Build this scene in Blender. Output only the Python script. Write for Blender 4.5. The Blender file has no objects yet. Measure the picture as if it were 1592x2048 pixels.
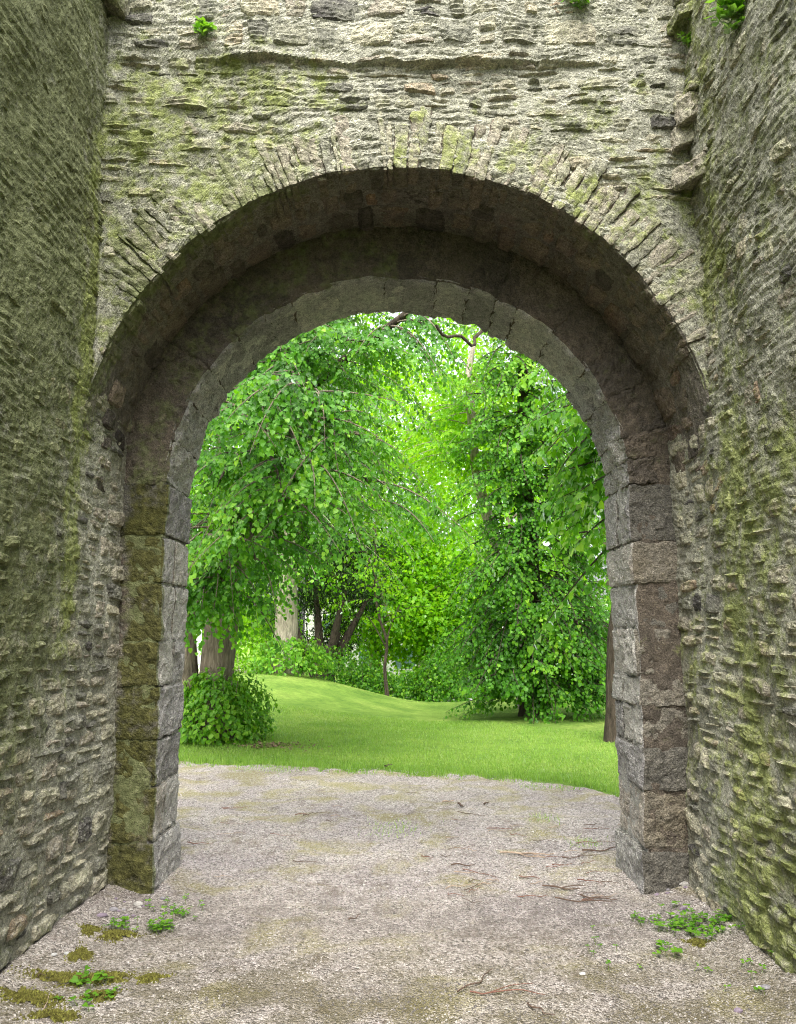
import bpy, math, random
import numpy as np
from mathutils import Matrix, Vector

R = math.radians
scene = bpy.context.scene
COL = scene.collection

# ------------------------------------------------------------------ camera, sky, sun, exposure
CAM_H, PITCH, FPX = 1.55, R(8.6), 1600.0
cam_d = bpy.data.cameras.new('camera'); cam = bpy.data.objects.new('camera', cam_d); COL.objects.link(cam)
cam.location = (0, 0, CAM_H); cam.rotation_euler = (R(90) + PITCH, 0, 0)
cam_d.sensor_fit = 'HORIZONTAL'; cam_d.sensor_width = 36; cam_d.lens = FPX / 1592 * 36
cam_d.clip_start = .05; cam_d.clip_end = 600
scene.camera = cam
SUN_EL, SUN_AZ = R(60), R(183)          # azimuth measured clockwise from +Y; sun stands behind the camera, to its left
w = bpy.data.worlds.new('World'); scene.world = w; w.use_nodes = True
wn = w.node_tree.nodes; bg = wn['Background']
sky = wn.new('ShaderNodeTexSky'); sky.sky_type = 'NISHITA'; sky.sun_disc = False
sky.sun_elevation = SUN_EL; sky.sun_rotation = SUN_AZ
sky.air_density = 1.0; sky.dust_density = 6.0; sky.ozone_density = .6
hs = wn.new('ShaderNodeHueSaturation'); hs.inputs['Saturation'].default_value = .30; hs.inputs['Value'].default_value = 1.25   # high thin overcast: a whitened sky
w.node_tree.links.new(sky.outputs[0], hs.inputs['Color']); w.node_tree.links.new(hs.outputs[0], bg.inputs[0]); bg.inputs[1].default_value = .15
sl = bpy.data.lights.new('sun', 'SUN'); sl.energy = 1.0; sl.angle = R(55); sl.color = (1, .96, .88)
so = bpy.data.objects.new('sun', sl); COL.objects.link(so)
sd = Vector((math.sin(SUN_AZ) * math.cos(SUN_EL), math.cos(SUN_AZ) * math.cos(SUN_EL), math.sin(SUN_EL)))
so.rotation_euler = (-sd).to_track_quat('-Z', 'Y').to_euler(); so.location = sd * 30
scene.view_settings.view_transform = 'Standard'; scene.view_settings.look = 'None'
scene.view_settings.exposure = 1.75; scene.view_settings.gamma = 1; scene.view_settings.use_curve_mapping = False
scene.cycles.max_bounces = 6; scene.cycles.diffuse_bounces = 4; scene.cycles.transmission_bounces = 4; scene.cycles.glossy_bounces = 1; scene.cycles.caustics_reflective = False; scene.cycles.caustics_refractive = False
scene.cycles.use_denoising = True; scene.cycles.denoising_prefilter = 'NONE'; scene.cycles.filter_width = 1.1; scene.cycles.use_adaptive_sampling = True; scene.cycles.adaptive_threshold = .02

# ------------------------------------------------------------------ numpy noise
_T = np.random.default_rng(99).random(1 << 18) * 2 - 1
def _lat(ix, iy, iz, seed): return _T[((ix & 63) * 4096 + (iy & 63) * 64 + (iz & 63) + int(seed) * 7919) & 262143]
def vnoise(P, seed=0):
    P = np.asarray(P, float); i = np.floor(P).astype(np.int64); f = P - i; f = f * f * (3 - 2 * f)
    x, y, z = i.T; fx, fy, fz = f.T; L = lambda a, b, c: _lat(x + a, y + b, z + c, seed)
    def pl(c):
        p = L(0, 0, c); p = p + (L(1, 0, c) - p) * fx; q = L(0, 1, c); q = q + (L(1, 1, c) - q) * fx; return p + (q - p) * fy
    p = pl(0); return p + (pl(1) - p) * fz
def vnoise2(u, v, seed=0):
    i = np.floor(u).astype(np.int64); j = np.floor(v).astype(np.int64); f = u - i; g = v - j; f = f * f * (3 - 2 * f); g = g * g * (3 - 2 * g)
    s0 = int(seed) * 7919; L = lambda a, b: _T[(((i + a) & 511) * 512 + ((j + b) & 511) + s0) & 262143]
    p = L(0, 0); p = p + (L(1, 0) - p) * f; q = L(0, 1); q = q + (L(1, 1) - q) * f; return p + (q - p) * g
def fbm(P, scale, octs=4, seed=0, gain=.5):
    P = np.asarray(P, float) * scale; a, s, t = 1., 0, 0
    for k in range(octs):
        s = s + a * vnoise(P + 17.3 * k, seed + k); t += a; a *= gain; P = P * 2.03
    return s / t
def fbm2(u, v, scale, octs=4, seed=0, gain=.5):
    u = np.asarray(u, float) * scale; v = np.asarray(v, float) * scale; a, s, t = 1., 0, 0
    for k in range(octs):
        s = s + a * vnoise2(u + 17.3 * k, v + 9.1 * k, seed + k); t += a; a *= gain; u = u * 2.03; v = v * 2.03
    return s / t
def smooth(a, b, x):
    t = np.clip((x - a) / (b - a), 0, 1); return t * t * (3 - 2 * t)

def pix(x, y, D):
    """world point seen at photo pixel (x, y) at depth D"""
    v = (1024 - y) / FPX; dz = math.sin(PITCH) + math.cos(PITCH) * v; dy = math.cos(PITCH) - math.sin(PITCH) * v
    t = D / dy
    return np.array([(x - 796) / FPX * t, D, CAM_H + dz * t])
def project(P):
    P = np.atleast_2d(P); d = P - np.array([0, 0, CAM_H]); c, s = math.cos(PITCH), math.sin(PITCH)
    z = d[:, 1] * c + d[:, 2] * s; up = -d[:, 1] * s + d[:, 2] * c
    z2 = np.where(z < .05, .05, z)
    return 796 + FPX * d[:, 0] / z2, 1024 - FPX * up / z2, z

# ------------------------------------------------------------------ object helpers
def tag(o, label=None, cat=None, group=None, kind=None):
    for k, v in (('label', label), ('category', cat), ('group', group), ('kind', kind)):
        if v: o[k] = v
    return o
def link(o, parent=None):
    COL.objects.link(o)
    if parent is not None:
        o.parent = parent; o.matrix_parent_inverse = Matrix.Translation(-parent.location)
    return o
def empty(name, loc, label, cat, group=None):
    o = bpy.data.objects.new(name, None); o.location = loc; o.empty_display_size = .2
    COL.objects.link(o); return tag(o, label, cat, group)
def mesh_np(name, V, F, attrs=None, mat=None, smooth_shade=False):
    """F: int array (n,k), or list of such arrays"""
    me = bpy.data.meshes.new(name); V = np.asarray(V, np.float32)
    Fs = F if isinstance(F, list) else [F]
    Fs = [np.asarray(f, np.int32) for f in Fs if len(f)]
    lv = np.concatenate([f.ravel() for f in Fs]); tot = np.concatenate([np.full(len(f), f.shape[1], np.int32) for f in Fs])
    st = np.concatenate([[0], np.cumsum(tot)[:-1]]).astype(np.int32)
    me.vertices.add(len(V)); me.vertices.foreach_set('co', V.ravel())
    me.loops.add(len(lv)); me.loops.foreach_set('vertex_index', lv)
    me.polygons.add(len(tot)); me.polygons.foreach_set('loop_start', st); me.polygons.foreach_set('loop_total', tot)
    me.polygons.foreach_set('use_smooth', np.full(len(tot), smooth_shade))
    me.update(calc_edges=True)
    for k, a in (attrs or {}).items():
        a = np.asarray(a, np.float32)
        if a.ndim == 1: at = me.attributes.new(k, 'FLOAT', 'POINT'); at.data.foreach_set('value', a)
        else: at = me.attributes.new(k, 'FLOAT_COLOR', 'POINT'); at.data.foreach_set('color', a.ravel())
    if mat: me.materials.append(mat)
    return me
def obj_np(name, V, F, attrs=None, mat=None, parent=None, smooth_shade=False, kind=None):
    o = link(bpy.data.objects.new(name, mesh_np(name, V, F, attrs, mat, smooth_shade)), parent)
    if kind: o['kind'] = kind
    return o
def join(parts):
    """parts: list of (V, F, A): one shape F width"""
    off, Vs, Fs, As = 0, [], [], []
    for V, F, A in parts:
        Vs.append(V); Fs.append(F + off); As.append(A); off += len(V)
    return np.concatenate(Vs), np.concatenate(Fs), np.concatenate(As)
def grid_faces(nu, nv):
    """nu x nv vertices, index i*nv+j"""
    i, j = np.meshgrid(np.arange(nu - 1), np.arange(nv - 1), indexing='ij'); a = (i * nv + j).ravel()
    return np.stack([a, a + nv, a + nv + 1, a + 1], 1)

# ------------------------------------------------------------------ node helpers
class NT:
    def __init__(self, name):
        self.m = bpy.data.materials.new(name); self.m.use_nodes = True; self.t = self.m.node_tree
        self.t.nodes.clear(); self.out = self.t.nodes.new('ShaderNodeOutputMaterial')
    def n(self, typ, ins=None, **kw):
        nd = self.t.nodes.new(typ)
        for k, v in kw.items(): setattr(nd, k, v)
        for k, v in (ins or {}).items(): self.set(nd.inputs[k], v)
        return nd
    def set(self, sock, v):
        if isinstance(v, bpy.types.NodeSocket): self.t.links.new(v, sock)
        else:
            if sock.type == 'RGBA' and len(v) == 3: v = (*v, 1)
            sock.default_value = v
    def math(self, op, a, b=0., c=0., clamp=False):
        return self.n('ShaderNodeMath', {0: a, 1: b, 2: c}, operation=op, use_clamp=clamp).outputs[0]
    def mix(self, f, a, b, blend='MIX'):
        nd = self.n('ShaderNodeMix', {}, data_type='RGBA', blend_type=blend); nd.clamp_factor = True
        self.set(nd.inputs[0], f); self.set(nd.inputs[6], a); self.set(nd.inputs[7], b); return nd.outputs[2]
    def noise(self, vec, scale, detail=4., rough=.55, dist=0.):
        return self.n('ShaderNodeTexNoise', {'Vector': vec, 'Scale': scale, 'Detail': detail, 'Roughness': rough, 'Distortion': dist}).outputs[0]
    def step(self, x, a, b):
        return self.n('ShaderNodeMapRange', {0: x, 1: a, 2: b, 3: 0., 4: 1.}, interpolation_type='SMOOTHSTEP').outputs[0]
    def ramp(self, x, stops, interp='LINEAR'):
        nd = self.n('ShaderNodeValToRGB', {0: x}); cr = nd.color_ramp; cr.interpolation = interp
        while len(cr.elements) < len(stops): cr.elements.new(.5)
        for e, (p, c) in zip(cr.elements, stops): e.position = p; e.color = (*c, 1)
        return nd.outputs[0]
    def pos(self): return self.n('ShaderNodeNewGeometry').outputs['Position']
    def attr(self, name): return self.n('ShaderNodeAttribute', attribute_name=name)
    def bump(self, h, dist, strength=1., normal=None):
        ins = {'Height': h, 'Distance': dist, 'Strength': strength}
        if normal is not None: ins['Normal'] = normal
        return self.n('ShaderNodeBump', ins).outputs[0]
    def principled(self, col, rough=.9, normal=None, spec=.25):
        p = self.n('ShaderNodeBsdfPrincipled', {'Base Color': col, 'Roughness': rough, 'Specular IOR Level': spec})
        if normal is not None: self.set(p.inputs['Normal'], normal)
        self.t.links.new(p.outputs[0], self.out.inputs[0]); return self.m

ALGAE = [(.3, (.075, .088, .034)), (.55, (.165, .185, .078)), (.8, (.30, .325, .17))]
def masonry_mat(name, tones, bump=1., algae=ALGAE):
    """tint attribute: R which stone tone, G algae, B lime-green lichen, A pale lichen and lime wash"""
    t = NT(name); P = t.pos(); A = t.attr('tint'); sep = t.n('ShaderNodeSeparateColor', {0: A.outputs['Color']})
    r, g, b, a = sep.outputs[0], sep.outputs[1], sep.outputs[2], A.outputs['Alpha']
    n1 = t.noise(P, 5., 3., .6); n2 = t.noise(P, 22., 5., .70); n3 = t.noise(P, 110., 3., .7); n4 = t.noise(P, 9., 6., .74)
    x = t.math('ADD', r, t.math('MULTIPLY', t.math('SUBTRACT', n1, .5), .55))
    col = t.ramp(x, tones)
    col = t.mix(1., col, t.ramp(n2, [(.28, (.52, .52, .52)), (.5, (.98, .98, .98)), (.72, (1.38, 1.36, 1.32))]), 'MULTIPLY')
    col = t.mix(1., col, t.ramp(n3, [(.32, (.45, .45, .45)), (.52, (1., 1., 1.)), (.70, (1.55, 1.55, 1.5))]), 'MULTIPLY')
    # algae film: dark olive
    m = t.step(t.math('ADD', g, t.math('MULTIPLY', t.math('SUBTRACT', n4, .5), 1.7)), .30, .75)
    alg = t.ramp(n2, algae)
    col = t.mix(t.math('MULTIPLY', m, .88), col, alg)
    # yellow-green lichen
    m = t.step(t.math('ADD', b, t.math('MULTIPLY', t.math('SUBTRACT', t.noise(P, 7., 6., .74), .5), 1.9)), .45, .85)
    lime = t.ramp(n2, [(.3, (.12, .145, .038)), (.55, (.26, .30, .085)), (.8, (.42, .45, .18))])
    col = t.mix(t.math('MULTIPLY', m, .85), col, lime)
    # pale grey lichen crust and lime crumbs
    m = t.step(t.math('ADD', a, t.math('MULTIPLY', t.math('SUBTRACT', t.noise(P, 40., 4., .78), .5), 2.0)), .52, .86)
    col = t.mix(t.math('MULTIPLY', m, .8), col, t.ramp(n3, [(.3, (.30, .29, .24)), (.7, (.64, .63, .57))]))
    # black specks
    m = t.step(t.noise(P, 55., 1., .5), .66, .74)
    col = t.mix(t.math('MULTIPLY', m, .6), col, (.03, .028, .022))
    hh = t.math('ADD', t.math('MULTIPLY', n2, 1.), t.math('MULTIPLY', n3, .35))
    nrm = t.bump(hh, .030 * bump, 1.)
    return t.principled(col, .93, nrm, .2)

TONES = [(0., (.085, .08, .075)), (.2, (.22, .22, .175)), (.42, (.345, .335, .245)), (.6, (.30, .27, .215)), (.78, (.43, .415, .305)), (1., (.28, .21, .145))]
M_STONE = masonry_mat('rubble stone', TONES)
M_MORT = masonry_mat('lime mortar', [(0., (.22, .22, .172)), (.5, (.355, .352, .28)), (1., (.47, .465, .39))], 1.2)
M_ASHLAR = masonry_mat('grey dressed stone', [(0., (.22, .21, .205)), (.35, (.41, .395, .38)), (.65, (.54, .52, .475)), (1., (.46, .40, .33))], 2.2)
M_JAMB = masonry_mat('brown-grey jamb face', [(0., (.10, .095, .085)), (.35, (.17, .16, .135)), (.7, (.24, .22, .18)), (1., (.20, .17, .12))], 1.5, [(.3, (.034, .036, .007)), (.55, (.092, .092, .018)), (.8, (.19, .185, .05))])

# ------------------------------------------------------------------ masonry geometry
D1, D2, D3 = 4.36, 5.05, 5.66          # front of the arch wall, face of the inner arch, outer face
ROOM, RO, ZC = 1.745, 1.775, 2.48      # half width of the passage, outer arch radius, springing height
IA, IB = 1.485, 1.395                  # inner arch half axes
TOP = 6.3

def stone_patch(Q, fmap, bulge, rng, H=.03, res=.0125, seed=0, strata=.006, rot=0):
    """a rubble stone: corners Q (4,2) in surface metres, rough face standing H proud of the surface, buried edges"""
    Q = np.asarray(Q, float)
    wd = .5 * (np.linalg.norm(Q[1] - Q[0]) + np.linalg.norm(Q[2] - Q[3])); hg = .5 * (np.linalg.norm(Q[3] - Q[0]) + np.linalg.norm(Q[2] - Q[1]))
    nu = int(np.clip(round(wd / res), 4, 34)); nv = int(np.clip(round(hg / res), 4, 30))
    s, t = np.meshgrid(np.linspace(0, 1, nu + 1), np.linspace(0, 1, nv + 1), indexing='ij'); s = s.ravel(); t = t.ravel()
    # round the corners of the outline
    cs, ct = s * 2 - 1, t * 2 - 1; k = .12
    s2 = (cs * (1 - k * ct * ct * np.abs(cs) ** 3) + 1) / 2; t2 = (ct * (1 - k * cs * cs * np.abs(ct) ** 3) + 1) / 2
    uv = ((1 - s2) * (1 - t2))[:, None] * Q[0] + (s2 * (1 - t2))[:, None] * Q[1] + (s2 * t2)[:, None] * Q[2] + ((1 - s2) * t2)[:, None] * Q[3]
    u, v = uv[:, 0].copy(), uv[:, 1].copy()
    u += .010 * fbm2(uv[:, 0], uv[:, 1], 16, 2, seed + 5); v += .009 * fbm2(uv[:, 0], uv[:, 1], 16, 2, seed + 9)
    d = np.minimum(np.minimum(s, 1 - s) * wd, np.minimum(t, 1 - t) * hg)
    x, y = (s - .5) * wd, (t - .5) * hg
    h = np.full_like(u, H)
    for q in range(4):                  # broken facets
        a = rng.uniform(0, 2 * math.pi); sl = rng.uniform(.05, .32); off = rng.uniform(0, .45) * max(hg, .08)
        h = np.minimum(h, H - sl * (x * math.cos(a) + y * math.sin(a) - off * .4))
    sy = y * math.cos(rot) + x * math.sin(rot) if rot == 0 else y
    ph = (sy + .012 * fbm2(u, v, 7, 2, seed + 3)) / rng.uniform(.016, .034) + rng.uniform(0, 9)
    h += strata * ((ph % 1.) - .5)
    h += .010 * fbm2(u, v, 24, 3, seed + 1, .6) + .006 * fbm2(u * .5, v, 75, 2, seed + 2)
    h -= (H + .012) * (1 - smooth(0, .016, d)) * .75
    h += bulge(u, v)
    V = fmap(u, v, h); F = grid_faces(nu + 1, nv + 1)
    # buried skirt
    idx = np.arange((nu + 1) * (nv + 1)).reshape(nu + 1, nv + 1)
    ring = np.concatenate([idx[:-1, 0], idx[-1, :-1], idx[:0:-1, -1], idx[0, :0:-1]])
    Vs = fmap(u[ring], v[ring], h[ring] - .06); n0 = len(V); k = len(ring); r1 = np.arange(k); r2 = (r1 + 1) % k
    F = np.concatenate([F, np.stack([ring[r1], ring[r2], n0 + r2, n0 + r1], 1)])
    return np.concatenate([V, Vs]), F

def rough_block(lo, hi, fmap, rng, res=.03, rad=.02, amp=.012, seed=0):
    """a dressed but weathered block between lo and hi (surface metres), rounded edges, rough faces"""
    lo, hi = np.asarray(lo, float), np.asarray(hi, float); c, hf = (lo + hi) / 2, (hi - lo) / 2
    Vs, Fs, off = [], [], 0
    for ax in range(3):
        b1, b2 = (ax + 1) % 3, (ax + 2) % 3
        n1 = int(np.clip(math.ceil(2 * hf[b1] / res), 3, 40)); n2 = int(np.clip(math.ceil(2 * hf[b2] / res), 3, 40))
        a, b = np.meshgrid(np.linspace(-1, 1, n1 + 1), np.linspace(-1, 1, n2 + 1), indexing='ij')
        for sgn in (-1, 1):
            p = np.zeros((a.size, 3)); p[:, ax] = sgn * hf[ax]; p[:, b1] = a.ravel() * hf[b1]; p[:, b2] = b.ravel() * hf[b2]
            rr = min(rad, hf.min() * .6); q = np.clip(p, -(hf - rr), hf - rr); dv = p - q; ln = np.linalg.norm(dv, axis=1, keepdims=True)
            nrm = dv / np.maximum(ln, 1e-6); p = q + nrm * rr
            W = p + c
            p = W + nrm * (amp * (fbm(W, 9, 4, seed, .55) * 1.3 + .5 * fbm(W, 38, 3, seed + 7)) + .010 * fbm(W, 3., 2, seed + 11))[:, None]
            Vs.append(fmap(p[:, 0], p[:, 1], p[:, 2])); Fs.append(grid_faces(n1 + 1, n2 + 1) + off); off += len(p)
    return np.concatenate(Vs), np.concatenate(Fs), np.concatenate([np.full(len(f), k) for k, f in enumerate(Fs)])

def courses(u0, u1, v0, v1, rng, hmin, hmax, lmin, lmax, joint=.010, wav=.05, seed=0):
    """irregular rubble courses: quads in surface metres"""
    lines = [v0]
    while lines[-1] < v1: lines.append(lines[-1] + rng.uniform(hmin, hmax))
    n = len(lines); out = []
    def lz(k, u):
        return lines[k] + wav * (float(fbm2(np.array([u]), np.array([lines[k] * .35]), .9, 2, seed)[0])) + .012 * math.sin(u * 7 + k * 2.1)
    for k in range(n - 1):
        u = u0 - rng.uniform(0, lmax); hgt = lines[k + 1] - lines[k]
        while u < u1:
            L = rng.uniform(lmin, lmax) * (1.25 if hgt < (hmin + hmax) / 2 else .85); ub = u + L
            sk0, sk1 = rng.uniform(-.018, .018), rng.uniform(-.018, .018)
            j = joint * rng.uniform(.6, 1.8)
            q = np.array([[u + j + sk0, lz(k, u) + j], [ub - j + sk1, lz(k, ub) + j], [ub - j - sk1, lz(k + 1, ub) - j], [u + j - sk0, lz(k + 1, u) - j]])
            q[:, 1] += rng.uniform(-.008, .008, 4)
            if hgt > .085 and rng.random() < .35:      # two thin stones on top of each other
                m = rng.uniform(.38, .62); a = q[0] + (q[3] - q[0]) * m; b = q[1] + (q[2] - q[1]) * (m + rng.uniform(-.1, .1))
                out.append(np.array([q[0], q[1], b - [0, .007], a - [0, .007]])); out.append(np.array([a + [0, .007], b + [0, .007], q[2], q[3]]))
            else: out.append(q)
            u = ub
    return out

def place_stones(parent, stones, mat, fmap, bulge, tint, rng, most=300, name='stone', H=(.008, .045), seed0=0, strata=.006, keep=None, res=.0125):
    """the stones that show largest become parts, the others one part of kind stuff"""
    recs = []
    for q in stones:
        c = q.mean(0); C = fmap(np.array([c[0]]), np.array([c[1]]), np.array([0.]))
        cor = fmap(q[:, 0], q[:, 1], np.zeros(4)); x, y, z = project(cor)
        vis = ((x > -40) & (x < 1632) & (y > -40) & (y < 2088) & (z > .3)).any()
        ar = .5 * abs(np.dot(x, np.roll(y, 1)) - np.dot(y, np.roll(x, 1)))
        recs.append((ar if vis and z.min() > .3 else 0., q))
    recs.sort(key=lambda r: -r[0]); rest = []; res_ = res
    for k, (ar, q) in enumerate(recs):
        big = k < most and ar > 60
        V, F = stone_patch(q, fmap, bulge, rng, rng.uniform(*H), res_ if ar > 0 else .03, seed0 + k * 13, strata * rng.uniform(.3, 1.6))
        A = tint(V); A[:, 0] = np.clip(rng.beta(1.6, 1.6) + 0 * A[:, 0], 0, 1)
        if big: obj_np(name, V, F, {'tint': A}, mat, parent)
        else: rest.append((V, F, A))
    if rest:
        V, F, A = join(rest); obj_np('small_stones', V, F, {'tint': A}, mat, parent, kind='stuff')

def crag(u, v, seed):
    """weathered slate rubble: bedding ledges that run along the wall, broken by lumps"""
    ph = (v + .020 * fbm2(u, v, 2.4, 2, seed + 3)) / .050 + 1.6 * fbm2(u * .45, v * .6, 5, 3, seed + 5, .6)
    led = np.abs((ph % 1.) - .35); m = .25 + .75 * smooth(-.2, .3, fbm2(u, v, 3.1, 2, seed + 7))
    ph2 = v / .021 + 1.5 * fbm2(u * .4, v * .7, 11, 2, seed + 11, .6)
    return .65 * fbm2(u * .7, v, 8, 4, seed, .6) + .9 * m * (.32 - led) + .30 * ((ph2 % 1.) - .5) * smooth(-.3, .3, fbm2(u, v, 5, 2, seed + 13)) + .40 * fbm2(u * .4, v, 30, 3, seed + 20, .6) + .22 * fbm2(u, v, 75, 2, seed + 40)
def sheet(us, vs, fmap, bulge, relief, seed, cover=None):
    u, v = np.meshgrid(us, vs, indexing='ij'); u = u.ravel(); v = v.ravel()
    h = bulge(u, v) + (relief(u, v) if callable(relief) else relief) * crag(u, v, seed)
    if cover is not None: h = h + cover(u, v)
    return fmap(u, v, h), grid_faces(len(us), len(vs)), u, v

def tintarr(P, g, b, a):
    T = np.empty((len(P), 4)); T[:, 0] = .5 + .35 * fbm(P, 2.3, 3, 77); T[:, 1] = g; T[:, 2] = b; T[:, 3] = a; return T

# ---- side walls
def side_wall(sx, label, seed):
    rng = np.random.default_rng(seed)
    e = empty('side_wall', (sx * (ROOM + .4), 1.5, 0), label, 'wall')
    fm = lambda u, v, h: np.stack([sx * (ROOM - h), u, v], 1)
    bul = lambda u, v: .045 * fbm2(u, v, .9, 2, seed + 1) + .022 * fbm2(u, v, 3.0, 3, seed + 2) - .012 * np.clip(v - 4, 0, 3)
    def tint(P):
        y, z = P[:, 1], P[:, 2]; n = fbm(P, 1.4, 3, seed + 3)
        if sx < 0:
            near = smooth(4.75, 3.7, y); g = .22 + .46 * near * smooth(.2, 1.6, z) + .20 * smooth(2.0, 3.4, z) + .16 * n + .14 * smooth(.7, 0., z)
            b = .26 + .52 * np.exp(-((y - 4.28 - .10 * n) / .19) ** 2) * smooth(.8, 1.8, z) * smooth(4.9, 4.0, z) + .22 * n
            a = .40 - .14 * near * smooth(.4, 2.0, z) - .06 * smooth(2.5, 4, z) + .08 * smooth(1.6, .4, z)
        else:
            near = smooth(4.5, 3.6, y); g = .12 + .18 * near + .20 * smooth(2.6, 4.2, z) + .12 * smooth(.8, 0, z) + .14 * n
            b = .46 + .16 * smooth(4.7, 4.0, y) * smooth(3.4, 2.2, z) + .14 * np.exp(-((y - 4.1 - .2 * n) / .25) ** 2) + .26 * n
            a = .40 - .10 * near - .12 * smooth(2.6, 4.0, z)
        return tintarr(P, g, b, a)
    ys = np.concatenate([np.arange(-3, 1.3, .10), np.arange(1.3, 2.8, .03), np.arange(2.8, D2 + .04, .0135)]); zs = np.arange(-.12, TOP, .015)
    cov = lambda u, v: -.005 + .009 * smooth(1.3, 2.4, v) + .008 * fbm2(u, v, 1.8, 2, seed + 60) + (.012 if sx < 0 else .007) * smooth(4.6, 4.0, u) * smooth(1.0, 2.2, v)
    V, F, u, v = sheet(ys, zs, fm, bul, lambda u, v: .010 + .006 * smooth(1.3, 2.6, v), seed + 4, cov)
    obj_np('mortar', V, F, {'tint': tint(V)}, M_MORT, e)
    st = courses(1.2, D2 + .02, .0, TOP - .1, rng, .055, .15, .09, .34, .009, .06, seed)
    st = [q for q in st if q[:, 0].max() < D2 + .05 and q[:, 0].min() > 1.1]
    place_stones(e, st, M_STONE, fm, bul, tint, rng, 300, seed0=seed * 31, H=(.004, .026), strata=.006, res=.014)
    for k in range(4 if sx < 0 else 10):      # broken slates standing out of the corner where the wall meets the arch wall
        z = (rng.uniform(4.75, 6.0) if sx < 0 else rng.uniform(4.15, 5.9)); a = rng.uniform(-.5, .5); lx, ly, lz_ = rng.uniform(.05, .12), rng.uniform(.05, .12), rng.uniform(.025, .09); cx, cy = ROOM - rng.uniform(-.02, .05), D1 - rng.uniform(.01, .16)
        f = lambda p, q, r_, a=a, cx=cx, cy=cy, z=z: np.stack([sx * (cx + p * math.cos(a) - q * math.sin(a)), cy + p * math.sin(a) + q * math.cos(a), z + r_ + .35 * p], 1)
        V, F, _ = rough_block((-lx, -ly, -lz_), (lx, ly, lz_), f, rng, .016, .012, .026, seed + 70 + k * 5); A = tint(V); A[:, 0] = rng.uniform(.3, .8); A[:, 1] -= .15; obj_np('stone', V, F, {'tint': A}, M_STONE, e)
    # solid core behind the face
    x0, x1 = sx * (ROOM + .07), sx * (ROOM + .95)
    V = np.array([[x, y, z] for x in (x0, x1) for y in (-3, D3 - .03) for z in (-.2, TOP)]); F = np.array([[0, 1, 3, 2], [4, 6, 7, 5], [0, 2, 6, 4], [1, 5, 7, 3], [0, 4, 5, 1], [2, 3, 7, 6]])
    obj_np('wall_core', V, F, {'tint': tintarr(V, .3, .1, .3)}, M_MORT, e)
    return e
side_wall(-1, 'dark green rubble stone wall coated in algae, on the shaded side of the passage', 11)
side_wall(1, 'paler rubble stone wall with yellow-green lichen and brown stones, opposite the dark green wall', 23)

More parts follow.
